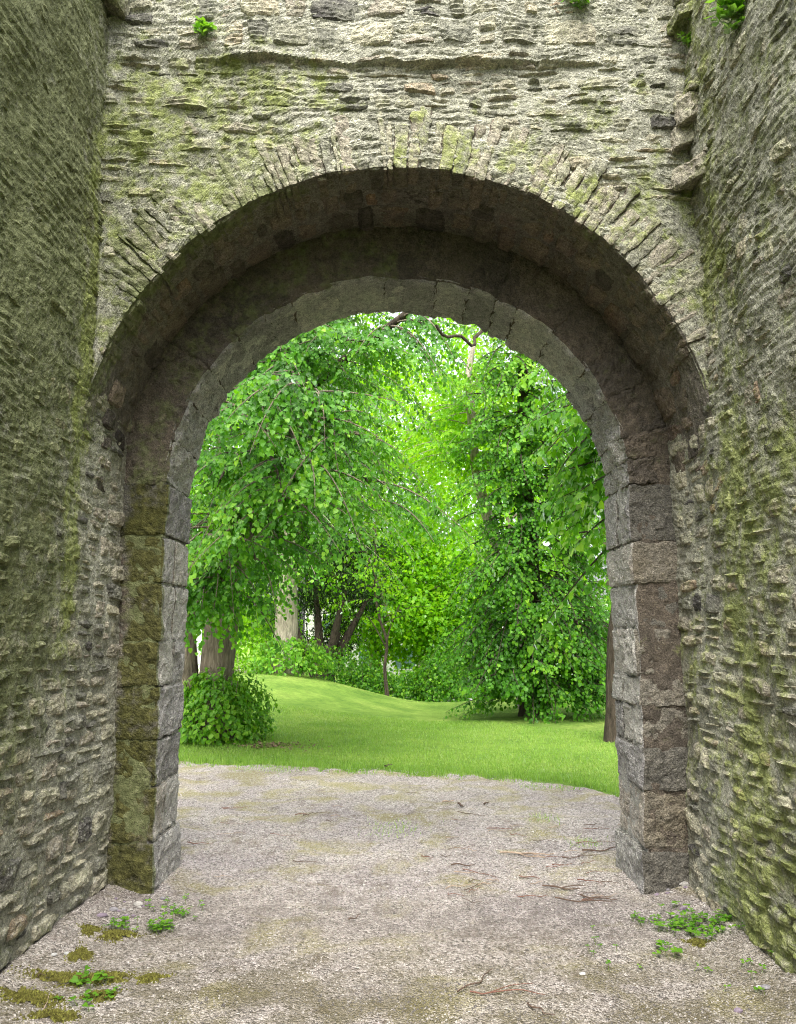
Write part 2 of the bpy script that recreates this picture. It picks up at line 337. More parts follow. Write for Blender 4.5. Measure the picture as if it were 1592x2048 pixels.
# ---- arch wall: spandrel, voussoirs, soffit
def arch_wall():
    rng = np.random.default_rng(5); seed = 51
    e = empty('arch_wall', (0, (D1 + D2) / 2, 0), 'high rubble stone wall with wide round arch and fan of thin slates over it', 'wall')
    LEDGE = 4.96
    fm = lambda u, v, h: np.stack([u, D1 - h, v], 1)
    lift = lambda u, v: (.050 * smooth(-1.35, -.8, u) * smooth(1.35, .9, u) * np.clip(.75 + .9 * fbm2(u, v * 0, 2.2, 2, 8), .15, 1.2) + .008) * smooth(-.006, .006, v - (LEDGE + .05 * fbm2(u, v * 0, 2.4, 3, 3) - .05 * smooth(.2, 1.5, u)))
    bul = lambda u, v: .030 * fbm2(u, v, 1.0, 2, seed + 1) + .022 * fbm2(u, v, 3.2, 3, seed + 2) + lift(u, v)
    def tint(P):
        x, z = P[:, 0], P[:, 2]; n = fbm(P, 1.3, 3, seed + 3); top = smooth(4.7, 5.2, z)
        g = .20 + .14 * n + .10 * smooth(-.6, -1.6, x) - .12 * top
        b = .46 + .12 * smooth(.3, -1.5, x) + .34 * n - .30 * top - .06 * smooth(.8, 1.6, x)
        a = .25 + .14 * top - .12 * n
        return tintarr(P, g, b, a)
    us = np.arange(-ROOM - .03, ROOM + .031, .0125); nv = 235
    t = np.linspace(0, 1, nv); U, T = np.meshgrid(us, t, indexing='ij'); U = U.ravel(); T = T.ravel()
    za = ZC + np.sqrt(np.maximum((RO + .015) ** 2 - U ** 2, 0)); Z = za + (TOP - za) * T
    h = bul(U, Z) + .021 * crag(U, Z, seed) - .001 + .008 * fbm2(U, Z, 2.2, 2, seed + 60) - .020 * (1 - smooth(0, .05, T * (TOP - za)))
    V = fm(U, Z, h); obj_np('mortar', V, grid_faces(len(us), nv), {'tint': tint(V)}, M_MORT, e)
    st = courses(-ROOM - .02, ROOM + .02, ZC, LEDGE, rng, .045, .115, .10, .42, .008, .04, seed)
    st += courses(-ROOM - .02, ROOM + .02, LEDGE + .055, TOP - .2, rng, .11, .19, .12, .42, .010, .03, seed + 9)
    def keep(q):
        c = q.mean(0); r = math.hypot(c[0], c[1] - ZC); rmin = np.hypot(q[:, 0], q[:, 1] - ZC).min()
        return r > RO + .36 + .05 * math.sin(c[0] * 9) and rmin > RO + .16 and abs(c[0]) < ROOM
    st = [q for q in st if keep(q)]
    place_stones(e, st, M_STONE, fm, bul, tint, rng, 300, seed0=900, H=(.004, .028), strata=.010, res=.0135)
    # voussoirs: thin slates set on edge around the arch, seen on the face and on the soffit
    arc = lambda u, v, w_: np.stack([(RO + v) * np.cos(u / RO), w_, ZC + (RO + v) * np.sin(u / RO)], 1)
    u = .02
    while u < math.pi * RO - .02:
        wd = rng.uniform(.028, .082); th = (u + wd / 2) / RO
        wedge = rng.uniform(.27, .42); v0 = rng.uniform(-.014, .018)
        y0 = D1 - rng.uniform(-.003, .014) - float(bul(np.array([RO * math.cos(th)]), np.array([ZC + RO * math.sin(th)]))[0])
        if abs(math.cos(th)) * (RO + .2) < ROOM + .1:
            tilt = rng.uniform(-.05, .05)
            f = lambda a, b, c, u=u, tilt=tilt: arc(a + tilt * b, b * 1.0, c)
            V, F, fid = rough_block((u + .002, v0, y0), (u + wd - .002, wedge, y0 + rng.uniform(.16, .34)), f, rng, .016, .014, .020, int(u * 1000))
            n = fbm(V, 1.3, 3, 4); left = smooth(.1, -1.2, V[:, 0]); fr = smooth(D1 + .01, D1 - .02, V[:, 1]); edge = smooth(D1 + .32, D1 + .02, V[:, 1])
            g = (1 - fr) * (.22 + .50 * edge * (left + .35 * smooth(.5, 1.3, V[:, 0]))) + fr * .12 + .1 * n
            b_ = fr * (.54 + .12 * left + .3 * n) - .1 * (1 - fr)
            A = tintarr(V, g, b_, fr * .30 + .06); A[:, 0] = .22 + .5 * rng.beta(2, 2)
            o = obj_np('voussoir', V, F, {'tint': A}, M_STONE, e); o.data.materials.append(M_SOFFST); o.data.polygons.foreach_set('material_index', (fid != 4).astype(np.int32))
        u += wd
    # soffit behind the voussoirs
    fs = lambda u, v, h: np.stack([(RO + .010 - h) * np.cos(u / RO), v, ZC + (RO + .010 - h) * np.sin(u / RO)], 1)
    bs = lambda u, v: .018 * fbm2(u, v, 1.7, 3, seed + 30)
    def ts(P):
        n = fbm(P, 1.5, 3, 8); left = smooth(.3, -1.2, P[:, 0]); edge = smooth(D1 + .35, D1, P[:, 1])
        return tintarr(P, -.02 + .66 * edge * left + .16 * n, -.1 + .05 * n, .12 + .08 * n)
    V, F, _, _ = sheet(np.arange(0, math.pi * RO, .016), np.arange(D1 - .012, D2 + .05, .015), fs, bs, .016, seed + 33)
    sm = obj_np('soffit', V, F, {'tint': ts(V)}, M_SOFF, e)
    ss = []; v = D1 + .24
    for row, dv in enumerate((.19, .30)):
        u = .0
        while u < math.pi * RO:
            L = rng.uniform(.07, .19) if row == 0 else rng.uniform(.12, .27); j = .008
            o1, o2 = rng.uniform(-.03, .03, 2)
            ss.append(np.array([[u + j, v + o1], [u + L - j, v + o2], [u + L - j, v + dv - .02 + rng.uniform(-.02, .02)], [u + j, v + dv - .02]])); u += L
        v += dv
    for k, q in enumerate(ss):
        V, F = stone_patch(q, fs, bs, rng, rng.uniform(.008, .034), .022, 5000 + k * 7, .004)
        A = ts(V); A[:, 0] = rng.beta(1.3, 1.3); obj_np('soffit_stone', V, F, {'tint': A}, M_SOFFST, sm)
    # solid core
    th = np.linspace(0, math.pi, 41); cx = np.concatenate([[RO + .09], (RO + .09) * np.cos(th), [-RO - .09]]); cz = np.concatenate([[-.2], ZC + (RO + .09) * np.sin(th), [-.2]])
    ox = np.clip(cx * 1.0, -2.7, 2.7); ox = np.where(cz < ZC + .3, np.sign(cx) * 2.7, np.clip(cx * 2.2, -2.7, 2.7)); oz = np.where(cz < ZC + .3, cz, TOP); oz[0] = oz[-1] = -.2
    oz[2:4] = np.where(oz[2:4] < TOP, TOP, oz[2:4]); oz[-4:-2] = TOP
    n = len(cx); V = []
    for yy in (D1 + .09, D3 - .02):
        V += [[a, yy, b] for a, b in zip(cx, cz)] + [[a, yy, b] for a, b in zip(ox, oz)]
    F = []
    for i in range(n - 1):
        F += [[i, i + 1, n + i + 1, n + i], [2 * n + i, 3 * n + i, 3 * n + i + 1, 2 * n + i + 1], [i, 2 * n + i, 2 * n + i + 1, i + 1], [n + i, n + i + 1, 3 * n + i + 1, 3 * n + i]]
    V = np.array(V); obj_np('wall_core', V, np.array(F), {'tint': tintarr(V, .2, .1, .3)}, M_MORT, e)
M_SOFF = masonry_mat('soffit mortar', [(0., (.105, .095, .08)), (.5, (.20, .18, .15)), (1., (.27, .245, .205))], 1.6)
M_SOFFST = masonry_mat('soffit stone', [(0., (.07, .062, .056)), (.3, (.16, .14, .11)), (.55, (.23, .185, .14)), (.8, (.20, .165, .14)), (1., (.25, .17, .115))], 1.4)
arch_wall()

# ---- inner arch: dressed jambs and ring
def inner_arch():
    rng = np.random.default_rng(8); seed = 71
    e = empty('inner_arch', (0, (D2 + D3) / 2, 0), 'narrower inner arch of weathered grey dressed blocks, mossy on one jamb', 'arch')
    def tint(P):
        x, y, z = P.T; n = fbm(P, 2.2, 3, seed); front = smooth(D2 + .05, D2 + .01, y); left = (x < 0) * 1.; up = smooth(2.2, 2.9, z)
        g = front * (left * (.74 + .35 * n - .35 * smooth(-1.66, -1.76, x)) * (1 - .55 * up) + (1 - left) * (.12 + .12 * n) + .06 * up) + (1 - front) * (-.12 + .10 * n + .15 * smooth(.45, 0, z))
        b = front * (left * .20 * (1 - up) + (1 - left) * .42 * np.exp(-((z - 1.42) / .16) ** 2)) - .06 + .08 * n * (1 - front)
        a = front * (-.05 + .12 * (1 - left) * (1 - up)) + (1 - front) * (.66 - .40 * smooth(2.6, 3.6, z))  # pale reveals also carry painted-in daylight from beyond the arch
        return tintarr(P, g, b, a)
    wob = lambda q, y: .016 * fbm2(q, y, 3.2, 2, 91) + .010 * fbm2(q, y, 9., 2, 92)
    joints = [[0, .30, .62, .90, 1.22, 1.50, 1.86, 2.16, 2.50], [0, .26, .60, .86, 1.10, 1.28, 1.58, 1.86, 2.12, 2.50]]
    for sx, zj in zip((-1, 1), joints):
        for k in range(len(zj) - 1):
            x0 = IA + rng.uniform(-.008, .008) - .015 * (k == 0)
            z0, z1 = zj[k] + .006 - (.12 if k == 0 else 0), zj[k + 1] - .006
            f = lambda a, b, c, sx=sx: np.stack([sx * (a + wob(c + sx * 5, b)), b + .6 * wob(c * 1.3 + sx * 9, a), c], 1)
            split = rng.random() < .6 and k > 0
            ym = D2 + rng.uniform(.22, .38)
            for (ya, yb) in (((D2 - rng.uniform(-.012, .012), ym - .006), (ym + .006, D3 + rng.uniform(-.03, .03))) if split else ((D2 - rng.uniform(-.012, .012), D3 + rng.uniform(-.05, .03)),)):
                dx = rng.uniform(-.006, .006)
                V, F, fid = rough_block((x0 + dx, ya, z0), (IA + .34, yb, z1), f, rng, .017, .014, .020, seed + k * 17 + int(sx) * 400 + int(ya * 10))
                A = tint(V); A[:, 0] = rng.uniform(0, 1); A[:, 3] += rng.uniform(-.22, .12) * (V[:, 1] > D2 + .05); o = obj_np('jamb_block', V, F, {'tint': A}, M_ASHLAR, e); o.data.materials.append(M_JAMB); o.data.polygons.foreach_set('material_index', (fid != 0).astype(np.int32))
    el = lambda u, v, y: np.stack([(IA + v) * np.cos(u), y, ZC + .02 + (IB + v) * np.sin(u)], 1)
    RM = 1.5; elu = lambda u, v, y: el(u / RM, v + wob(u + 20, y), y + .6 * wob(u * 1.3 + 40, v))
    u = .0
    while u < math.pi * RM - .02:
        wd = min(rng.uniform(.14, .36), math.pi * RM - u)
        if math.pi * RM - u - wd < .12: wd = math.pi * RM - u
        V, F, fid = rough_block((u + .002, rng.uniform(-.006, .006), D2 - rng.uniform(-.010, .012)), (u + wd - .002, .44, D3 + rng.uniform(-.015, .015)), elu, rng, .017, .016, .034, 9000 + int(u * 100))
        A = tint(V); A[:, 0] = .12 + .6 * rng.beta(2, 2)
        A[:, 3] += rng.uniform(-.10, .10); o = obj_np('arch_block', V, F, {'tint': A}, M_ASHLAR, e); o.data.materials.append(M_RING_SHADE); o.data.polygons.foreach_set('material_index', (fid != 2).astype(np.int32)); u += wd  # all but the intrados get the darker tones that paint soffit shade
    # mortar filling the joints
    th = np.linspace(0, math.pi, 150); zz = np.linspace(-.12, ZC, 90)
    px_ = np.concatenate([np.full(90, 1.) * IA, IA * np.cos(th[1:-1]), np.full(90, -1.) * IA]); pz = np.concatenate([zz, ZC + .02 + IB * np.sin(th[1:-1]), zz[::-1]])
    nx = np.concatenate([np.ones(90), np.cos(th[1:-1]), -np.ones(90)]); nz = np.concatenate([np.zeros(90), np.sin(th[1:-1]), np.zeros(90)])
    prof = [(.40, D2 + .006)] + [(q, D2 + .006) for q in np.linspace(.36, .02, 18)] + [(.014, q) for q in np.linspace(D2 + .02, D3 - .02, 30)] + [(q, D3 - .02) for q in np.linspace(.05, .40, 8)]
    prof = np.array(prof); n, m = len(px_), len(prof)
    V = np.stack([(px_[:, None] + nx[:, None] * prof[None, :, 0]), np.broadcast_to(prof[None, :, 1], (n, m)), (pz[:, None] + nz[:, None] * prof[None, :, 0])], 2).reshape(-1, 3)
    V = V + .014 * np.stack([fbm(V, 14, 3, 1), fbm(V, 14, 3, 2), fbm(V, 14, 3, 3)], 1)
    o = obj_np('mortar', V, grid_faces(n, m), {'tint': tint(V)}, M_ASHLAR, e); o.data.materials.append(M_RING_SHADE)
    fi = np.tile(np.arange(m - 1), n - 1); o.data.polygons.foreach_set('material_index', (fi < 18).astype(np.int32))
M_RING_SHADE = masonry_mat('ring stone with painted shade', [(0., (.06, .052, .045)), (.3, (.10, .086, .070)), (.6, (.14, .116, .09)), (.85, (.13, .10, .078)), (1., (.19, .11, .065))], 1.1)  # ring face tones darkened: the shade under the soffit is painted in
inner_arch()

# ------------------------------------------------------------------ ground
def ysoft(x):     # where the gravel ends and the lawn begins
    return np.interp(x, [-9, -2.8, 0, 1.2, 1.8, 2.3, 3.0, 9], [10.7, 10.25, 9.5, 9.15, 8.6, 7.8, 7.2, 6.6])
def EDGE(x): return .30 * fbm2(x, x * 0, 1.3, 3, 3, .6) + .16 * fbm2(x, x * 0 + 4, 7, 3, 13, .7)
def gh(x, y):
    x = np.asarray(x, float); y = np.asarray(y, float)
    z = .58 * np.exp(-((x + 3.4) / 2.5) ** 2) * smooth(13.5, 20, y) - .22 * np.exp(-((x - .7) / 1.7) ** 2) * smooth(13, 19, y)
    z = z - 1.5 * smooth(20.8, 24.5, y) * smooth(-5.2, -2.6, x) + .06 * fbm2(x, y, .5, 2, 5) * smooth(9, 14, y)
    return z
def grass_mat():
    t = NT('lawn grass'); P = t.pos(); n1 = t.noise(P, .9, 5., .6); n2 = t.noise(P, 9., 6., .65); n3 = t.noise(P, 120., 3., .6)
    col = t.ramp(n1, [(.3, (.11, .22, .034)), (.5, (.19, .32, .058)), (.7, (.29, .40, .095))])
    col = t.mix(1., col, t.ramp(n2, [(.3, (.7, .75, .7)), (.7, (1.25, 1.2, 1.1))]), 'MULTIPLY')
    col = t.mix(1., col, t.ramp(n3, [(.3, (.6, .62, .6)), (.7, (1.35, 1.3, 1.2))]), 'MULTIPLY')
    return t.principled(col, .9, t.bump(t.math('ADD', n3, t.math('MULTIPLY', n2, .6)), .05, .9), .15)
M_LAWN = grass_mat()
def gravel_mat():
    t = NT('fine gravel'); P = t.pos()
    vo = t.n('ShaderNodeTexVoronoi', {'Vector': P, 'Scale': 95., 'Randomness': 1.}); vo2 = t.n('ShaderNodeTexVoronoi', {'Vector': P, 'Scale': 42., 'Randomness': 1.})
    sp = t.n('ShaderNodeSeparateColor', {0: vo.outputs['Color']})
    col = t.ramp(sp.outputs[0], [(0., (.10, .092, .085)), (.22, (.205, .19, .172)), (.5, (.34, .318, .292)), (.8, (.42, .393, .365)), (1., (.57, .55, .525))])
    n1 = t.noise(P, 1.3, 6., .62); n2 = t.noise(P, 6., 6., .65); n3 = t.noise(P, 2.2, 5., .6, .5); ny = t.n('ShaderNodeSeparateXYZ', {0: P})
    soil = t.step(t.math('ADD', n2, t.math('MULTIPLY', n1, .5)), .78, .95)
    col = t.mix(t.math('MULTIPLY', soil, .55), col, (.13, .105, .08))
    edge = t.step(ny.outputs[1], 5.2, 8.5)                       # moss creeps in towards the lawn
    moss = t.step(t.math('ADD', n3, t.math('MULTIPLY', edge, .07)), .50, .70)
    col = t.mix(t.math('MULTIPLY', moss, .55), col, (.25, .24, .06))
    tr = t.math('MULTIPLY', t.step(ny.outputs[1], 4.05, 4.6), t.step(ny.outputs[1], 5.3, 4.75))
    col = t.mix(t.math('MULTIPLY', t.math('MULTIPLY', tr, t.step(n2, .30, .60)), .55), col, (.15, .135, .125))  # darker strip across the gravel under the arch
    col = t.mix(1., col, t.ramp(t.noise(P, .8, 4., .6), [(.35, (.82, .78, .80)), (.65, (1.12, 1.08, 1.04))]), 'MULTIPLY')
    near = t.step(ny.outputs[1], 4.7, 3.6)                       # brown-olive patches; the passage's dimmer light is painted in as well
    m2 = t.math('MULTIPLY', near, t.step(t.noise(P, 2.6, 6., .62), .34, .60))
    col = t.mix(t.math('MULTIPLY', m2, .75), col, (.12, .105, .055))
    h = t.math('ADD', t.math('MULTIPLY', vo.outputs['Distance'], -1.), t.math('MULTIPLY', n2, .4))
    return t.principled(col, .9, t.bump(h, .02, .8), .2)
M_GRAV = gravel_mat()
def ground():
    xs = np.concatenate([np.linspace(-150, -14, 30), np.linspace(-13, 13, 105), np.linspace(14, 150, 30)]); ys = np.concatenate([np.linspace(-60, 4, 20), np.linspace(5, 34, 117), np.linspace(36, 260, 40)])
    X, Y = np.meshgrid(xs, ys, indexing='ij'); X = X.ravel(); Y = Y.ravel(); V = np.stack([X, Y, gh(X, Y) - .004 - .05 * (Y < 6)], 1)
    tag(obj_np('ground', V, grid_faces(len(xs), len(ys)), None, M_LAWN, None, True), kind='structure')
    xs = np.concatenate([np.arange(-9, -2.4, .15), np.arange(-2.4, 2.6, .025), np.arange(2.6, 9, .15)]); T = np.concatenate([np.linspace(0, .45, 24)[:-1], np.linspace(.45, 1, 190)])
    X, T = np.meshgrid(xs, T, indexing='ij'); X = X.ravel(); T = T.ravel(); Y = -4 + T * (ysoft(X) + EDGE(X) + 4)
    Z = .012 + .014 * fbm2(X, Y, 1.2, 3, 9) + .006 * fbm2(X, Y, 9, 3, 10) - .03 * smooth(.985, 1., T) + .05 * np.exp(-((ROOM - np.abs(X)) / .14) ** 2) * (Y < D2 + .3)
    tag(obj_np('gravel_path', np.stack([X, Y, Z], 1), grid_faces(len(xs), T.size // len(xs)), None, M_GRAV, None, True), kind='structure')
def gz(x, y): return .012 + .014 * fbm2(x, y, 1.2, 3, 9) + .006 * fbm2(x, y, 9, 3, 10) + .05 * np.exp(-((ROOM - np.abs(x)) / .14) ** 2) * (y < D2 + .3)
ground()

def simple_mat(name, col, rough=.85, var=.3, scale=30., bump=0., spec=.2, attr=None):
    t = NT(name); P = t.pos(); n = t.noise(P, scale, 5., .6)
    c = t.mix(1., col, t.ramp(n, [(.25, (1 - var,) * 3), (.75, (1 + var,) * 3)]), 'MULTIPLY')
    return t.principled(c, rough, t.bump(n, bump, .8) if bump else None, spec)
def chip_mat():
    t = NT('gravel chips'); A = t.attr('rnd')
    c = t.ramp(A.outputs['Fac'], [(0., (.10, .092, .084)), (.2, (.185, .17, .15)), (.42, (.275, .255, .23)), (.7, (.37, .345, .315)), (.9, (.47, .445, .41)), (1., (.60, .585, .56))])
    return t.principled(c, .85, None, .2)
M_CHIP = chip_mat()
def chips():
    rng = np.random.default_rng(3); n = 95000
    y = 2.9 + 6.6 * rng.random(n) ** 1.7; x = (rng.random(n) * 2 - 1) * np.where(y < D2, ROOM - .01, np.where(y < D3, IA, 1.5 + (y - D3) * .55 + .4))
    ok = (y < ysoft(x) - .1); dens = fbm2(x, y, 1.6, 4, 30); ok &= rng.random(n) < .62 + .9 * dens
    x, y = x[ok], y[ok]; n = len(x); s = rng.uniform(.0026, .0064, n) * (1 + .6 * (rng.random(n) < .03)); z = gz(x, y)
    a = rng.uniform(0, 2 * math.pi, n); ang = a[:, None] + np.array([0, 1.5, 3.1, 4.8])[None, :] + rng.uniform(-.35, .35, (n, 4)); rad = s[:, None] * rng.uniform(.7, 1.3, (n, 4))
    B = np.stack([x[:, None] + rad * np.cos(ang), y[:, None] + rad * np.sin(ang), (z - .002)[:, None] + rng.uniform(-.001, .004, (n, 4)) * (s / .006)[:, None]], 2)
    top = np.stack([x + rng.uniform(-.3, .3, n) * s, y + rng.uniform(-.3, .3, n) * s, z + s * rng.uniform(.5, 1.1, n)], 1)
    V = np.concatenate([B, top[:, None, :]], 1).reshape(-1, 3); b = np.arange(n) * 5
    F = np.concatenate([np.stack([b + i, b + (i + 1) % 4, b + 4], 1) for i in range(4)])
    o = obj_np('gravel', V, F, {'rnd': np.repeat(np.clip(rng.beta(1.5, 1.3, n) - (.12 + .30 * smooth(4.9, 3.9, y)) * smooth(-.15, .35, fbm2(x, y, 1.9, 4, 61, .6)) - .10 * smooth(4.9, 4.2, y) - .16 * smooth(4.1, 4.5, y) * smooth(5.2, 4.8, y), 0, 1), 5)}, M_CHIP); tag(o, 'loose pale pinkish gravel chips spread over the passage floor', 'gravel', kind='stuff')  # chips darken inside the passage, its dimmer light put into their colour
chips()

# ------------------------------------------------------------------ vegetation
def leaf_mat(name, ramp, tramp, gloss=.10, trans=.45):
    t = NT(name); A = t.attr('rnd'); r = A.outputs['Fac']
    c = t.ramp(r, ramp); ct = t.ramp(r, tramp)
    d = t.n('ShaderNodeBsdfDiffuse', {'Color': c}); tr = t.n('ShaderNodeBsdfTranslucent', {'Color': ct})
    m = t.n('ShaderNodeMixShader', {0: trans, 1: d.outputs[0], 2: tr.outputs[0]})
    g = t.n('ShaderNodeBsdfGlossy', {'Color': (1, 1, 1, 1), 'Roughness': .38}); fr = t.n('ShaderNodeFresnel', {'IOR': 1.38})
    m2 = t.n('ShaderNodeMixShader', {0: t.math('MULTIPLY', fr.outputs[0], gloss * 4), 1: m.outputs[0], 2: g.outputs[0]})
    t.t.links.new(m2.outputs[0], t.out.inputs[0]); return t.m
M_LIME = leaf_mat('lime leaf', [(0., (.022, .082, .008)), (.45, (.064, .200, .014)), (.75, (.125, .295, .022)), (1., (.235, .42, .035))], [(0., (.05, .22, .003)), (.6, (.19, .52, .005)), (1., (.38, .72, .012))], .10, .48)
M_LIMED = leaf_mat('deep green leaf', [(0., (.018, .070, .005)), (.45, (.054, .180, .009)), (.75, (.11, .275, .013)), (1., (.22, .40, .02))], [(0., (.04, .20, .002)), (.6, (.17, .48, .003)), (1., (.36, .68, .008))], .09, .42)
M_BRIGHT = leaf_mat('young yellow-green leaf', [(0., (.085, .24, .006)), (.5, (.14, .33, .008)), (1., (.24, .43, .012))], [(0., (.20, .54, .004)), (1., (.46, .78, .008))], .05, .55)
M_YEW = leaf_mat('yew needle', [(0., (.010, .022, .008)), (1., (.028, .052, .016))], [(0., (.01, .03, .004)), (1., (.03, .06, .01))], .03, .2)
M_CLOVER = leaf_mat('weed leaf', [(0., (.05, .15, .015)), (.5, (.10, .24, .02)), (1., (.17, .33, .03))], [(0., (.12, .36, .01)), (1., (.28, .55, .02))], .05, .4)
M_GRASS = leaf_mat('grass blade', [(0., (.12, .25, .035)), (.6, (.21, .36, .058)), (1., (.36, .45, .12))], [(0., (.19, .39, .03)), (1., (.40, .58, .08))], .03, .4)
def bark_mat(name, c0, c1, c2):
    t = NT(name); P = t.pos(); mp = t.n('ShaderNodeMapping', {'Vector': P, 'Scale': (1, 1, .16)}).outputs[0]
    n = t.noise(mp, 26., 7., .65, .4); n2 = t.noise(P, 4., 5., .6); n3 = t.noise(mp, 90., 4., .6)
    col = t.ramp(n, [(.28, c0), (.5, c1), (.72, c2)]); col = t.mix(1., col, t.ramp(n2, [(.3, (.75, .78, .7)), (.7, (1.2, 1.15, 1.1))]), 'MULTIPLY')
    return t.principled(col, .92, t.bump(t.math('ADD', n, t.math('MULTIPLY', n3, .4)), .04, 1.), .15)
M_BARK = bark_mat('lime bark', (.06, .05, .04), (.16, .135, .105), (.27, .235, .19))
M_BARKP = bark_mat('pale bark', (.14, .12, .10), (.30, .27, .22), (.46, .42, .36))
M_BARKD = bark_mat('dark bark', (.022, .018, .014), (.06, .048, .038), (.11, .088, .07))

HEART = np.array([[0, 0, 0], [.44, .14, .09], [.40, .58, .06], [0, 1.02, -.10], [-.40, .58, .06], [-.44, .14, .09]])
HEARTF = np.array([[0, 1, 2, 3], [0, 3, 4, 5]])
RHOMB = np.array([[0, 0, 0], [.40, .42, .08], [0, 1., -.06], [-.40, .42, .08]]); RHOMBF = np.array([[0, 1, 2, 3]])
NEED = np.array([[0, 0, 0], [.13, .5, .02], [0, 1., 0], [-.13, .5, .02]])
def norm(a): return a / np.maximum(np.linalg.norm(a, axis=-1, keepdims=True), 1e-9)
class Leaves:
    def __init__(s): s.p, s.a, s.n, s.s, s.t = [], [], [], [], []
    def add(s, p, a, n, sz, tip=None): s.p.append(p); s.a.append(a); s.n.append(n); s.s.append(sz); s.t.append(np.full(len(p), .5) if tip is None else tip)
    def done(s):
        p, a, n, sz = (np.concatenate(q) for q in (s.p, s.a, s.n, s.s)); a = norm(a); n = n - (n * a).sum(1, keepdims=True) * a; n = norm(n); return p, a, n, sz
def leaf_mesh(p, a, n, sz, tmpl, faces):
    sd = np.cross(a, n); k = len(tmpl)
    V = p[:, None, :] + sz[:, None, None] * (tmpl[None, :, 0, None] * sd[:, None, :] + tmpl[None, :, 1, None] * a[:, None, :] + tmpl[None, :, 2, None] * n[:, None, :])
    F = (faces[None] + (np.arange(len(p)) * k)[:, None, None]).reshape(-1, faces.shape[1])
    return V.reshape(-1, 3), F
LEAF_PROTO = {}
def leaf_protos(mat):
    if mat.name not in LEAF_PROTO:
        LEAF_PROTO[mat.name] = [mesh_np('leaf', HEART * np.array([1, 1, m]), HEARTF, {'rnd': np.full(len(HEART), r)}, mat, True) for r, m in ((.15, 1), (.35, 1.6), (.5, .6), (.65, 1.3), (.82, 1), (.97, .8))]
    return LEAF_PROTO[mat.name]
def foliage(parent, L, mat, rng, tmpl=HEART, faces=HEARTF, single=0, name='crown', rndf=None):
    p, a, n, sz = L.done()
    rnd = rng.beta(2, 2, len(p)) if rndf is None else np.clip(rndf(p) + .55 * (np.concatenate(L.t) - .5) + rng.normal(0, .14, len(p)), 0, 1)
    keep = np.ones(len(p), bool)
    if single:
        x, y, z = project(p); inside = (x > 362) & (x < 1245) & (y > 640) & (y < 1505) & (z > 1)
        inside &= ((x - 796) / 432) ** 2 + (np.minimum(y - 985, 0) / 345) ** 2 < 1
        score = np.where(inside, sz / z, 0); idx = np.argsort(-score)[:single]; idx = idx[score[idx] > 0]; keep[idx] = False
        pr = leaf_protos(mat); sd = np.cross(a, n)
        for i in idx:
            M = np.eye(4); M[:3, 0] = sd[i] * sz[i]; M[:3, 1] = a[i] * sz[i]; M[:3, 2] = n[i] * sz[i]; M[:3, 3] = p[i]
            o = bpy.data.objects.new('leaf', pr[min(5, int(rnd[i] * 6))]); link(o, parent); o.matrix_basis = Matrix(M.tolist())
    V, F = leaf_mesh(p[keep], a[keep], n[keep], sz[keep], tmpl, faces)
    return obj_np(name, V, F, {'rnd': np.repeat(rnd[keep], len(tmpl))}, mat, parent, True, 'stuff')
def tube(pts, rad, sides=8, rough=0., seed=0):
    pts = np.asarray(pts, float); rad = np.broadcast_to(np.asarray(rad, float), (len(pts),)); T = norm(np.gradient(pts, axis=0))
    ref = np.array([.13, .31, 1.]) if abs(T[0][2]) < .8 else np.array([1., .2, 0]); U = norm(np.cross(T, ref)); W = np.cross(T, U)
    an = np.linspace(0, 2 * math.pi, sides, endpoint=False)
    V = pts[:, None, :] + rad[:, None, None] * (np.cos(an)[None, :, None] * U[:, None, :] + np.sin(an)[None, :, None] * W[:, None, :]); V = V.reshape(-1, 3)
    if rough: V = V + norm(V - np.repeat(pts, sides, 0)) * (np.repeat(rad, sides) * rough * fbm(V * np.array([1, 1, .35]), 5., 4, seed))[:, None]
    i, j = np.meshgrid(np.arange(len(pts) - 1), np.arange(sides), indexing='ij'); i = i.ravel(); j = j.ravel(); j2 = (j + 1) % sides
    return V, np.stack([i * sides + j, i * sides + j2, (i + 1) * sides + j2, (i + 1) * sides + j], 1)
def curve(ctrl, n):
    """smooth curve through control points"""
    c = np.asarray(ctrl, float); k = len(c); t = np.linspace(0, k - 1, n); i = np.clip(np.floor(t).astype(int), 0, k - 2); f = (t - i)[:, None]
    p0, p1, p2, p3 = c[np.maximum(i - 1, 0)], c[i], c[i + 1], c[np.minimum(i + 2, k - 1)]
    return .5 * (2 * p1 + (p2 - p0) * f + (2 * p0 - 5 * p1 + 4 * p2 - p3) * f ** 2 + (3 * p1 - p0 - 3 * p2 + p3) * f ** 3)
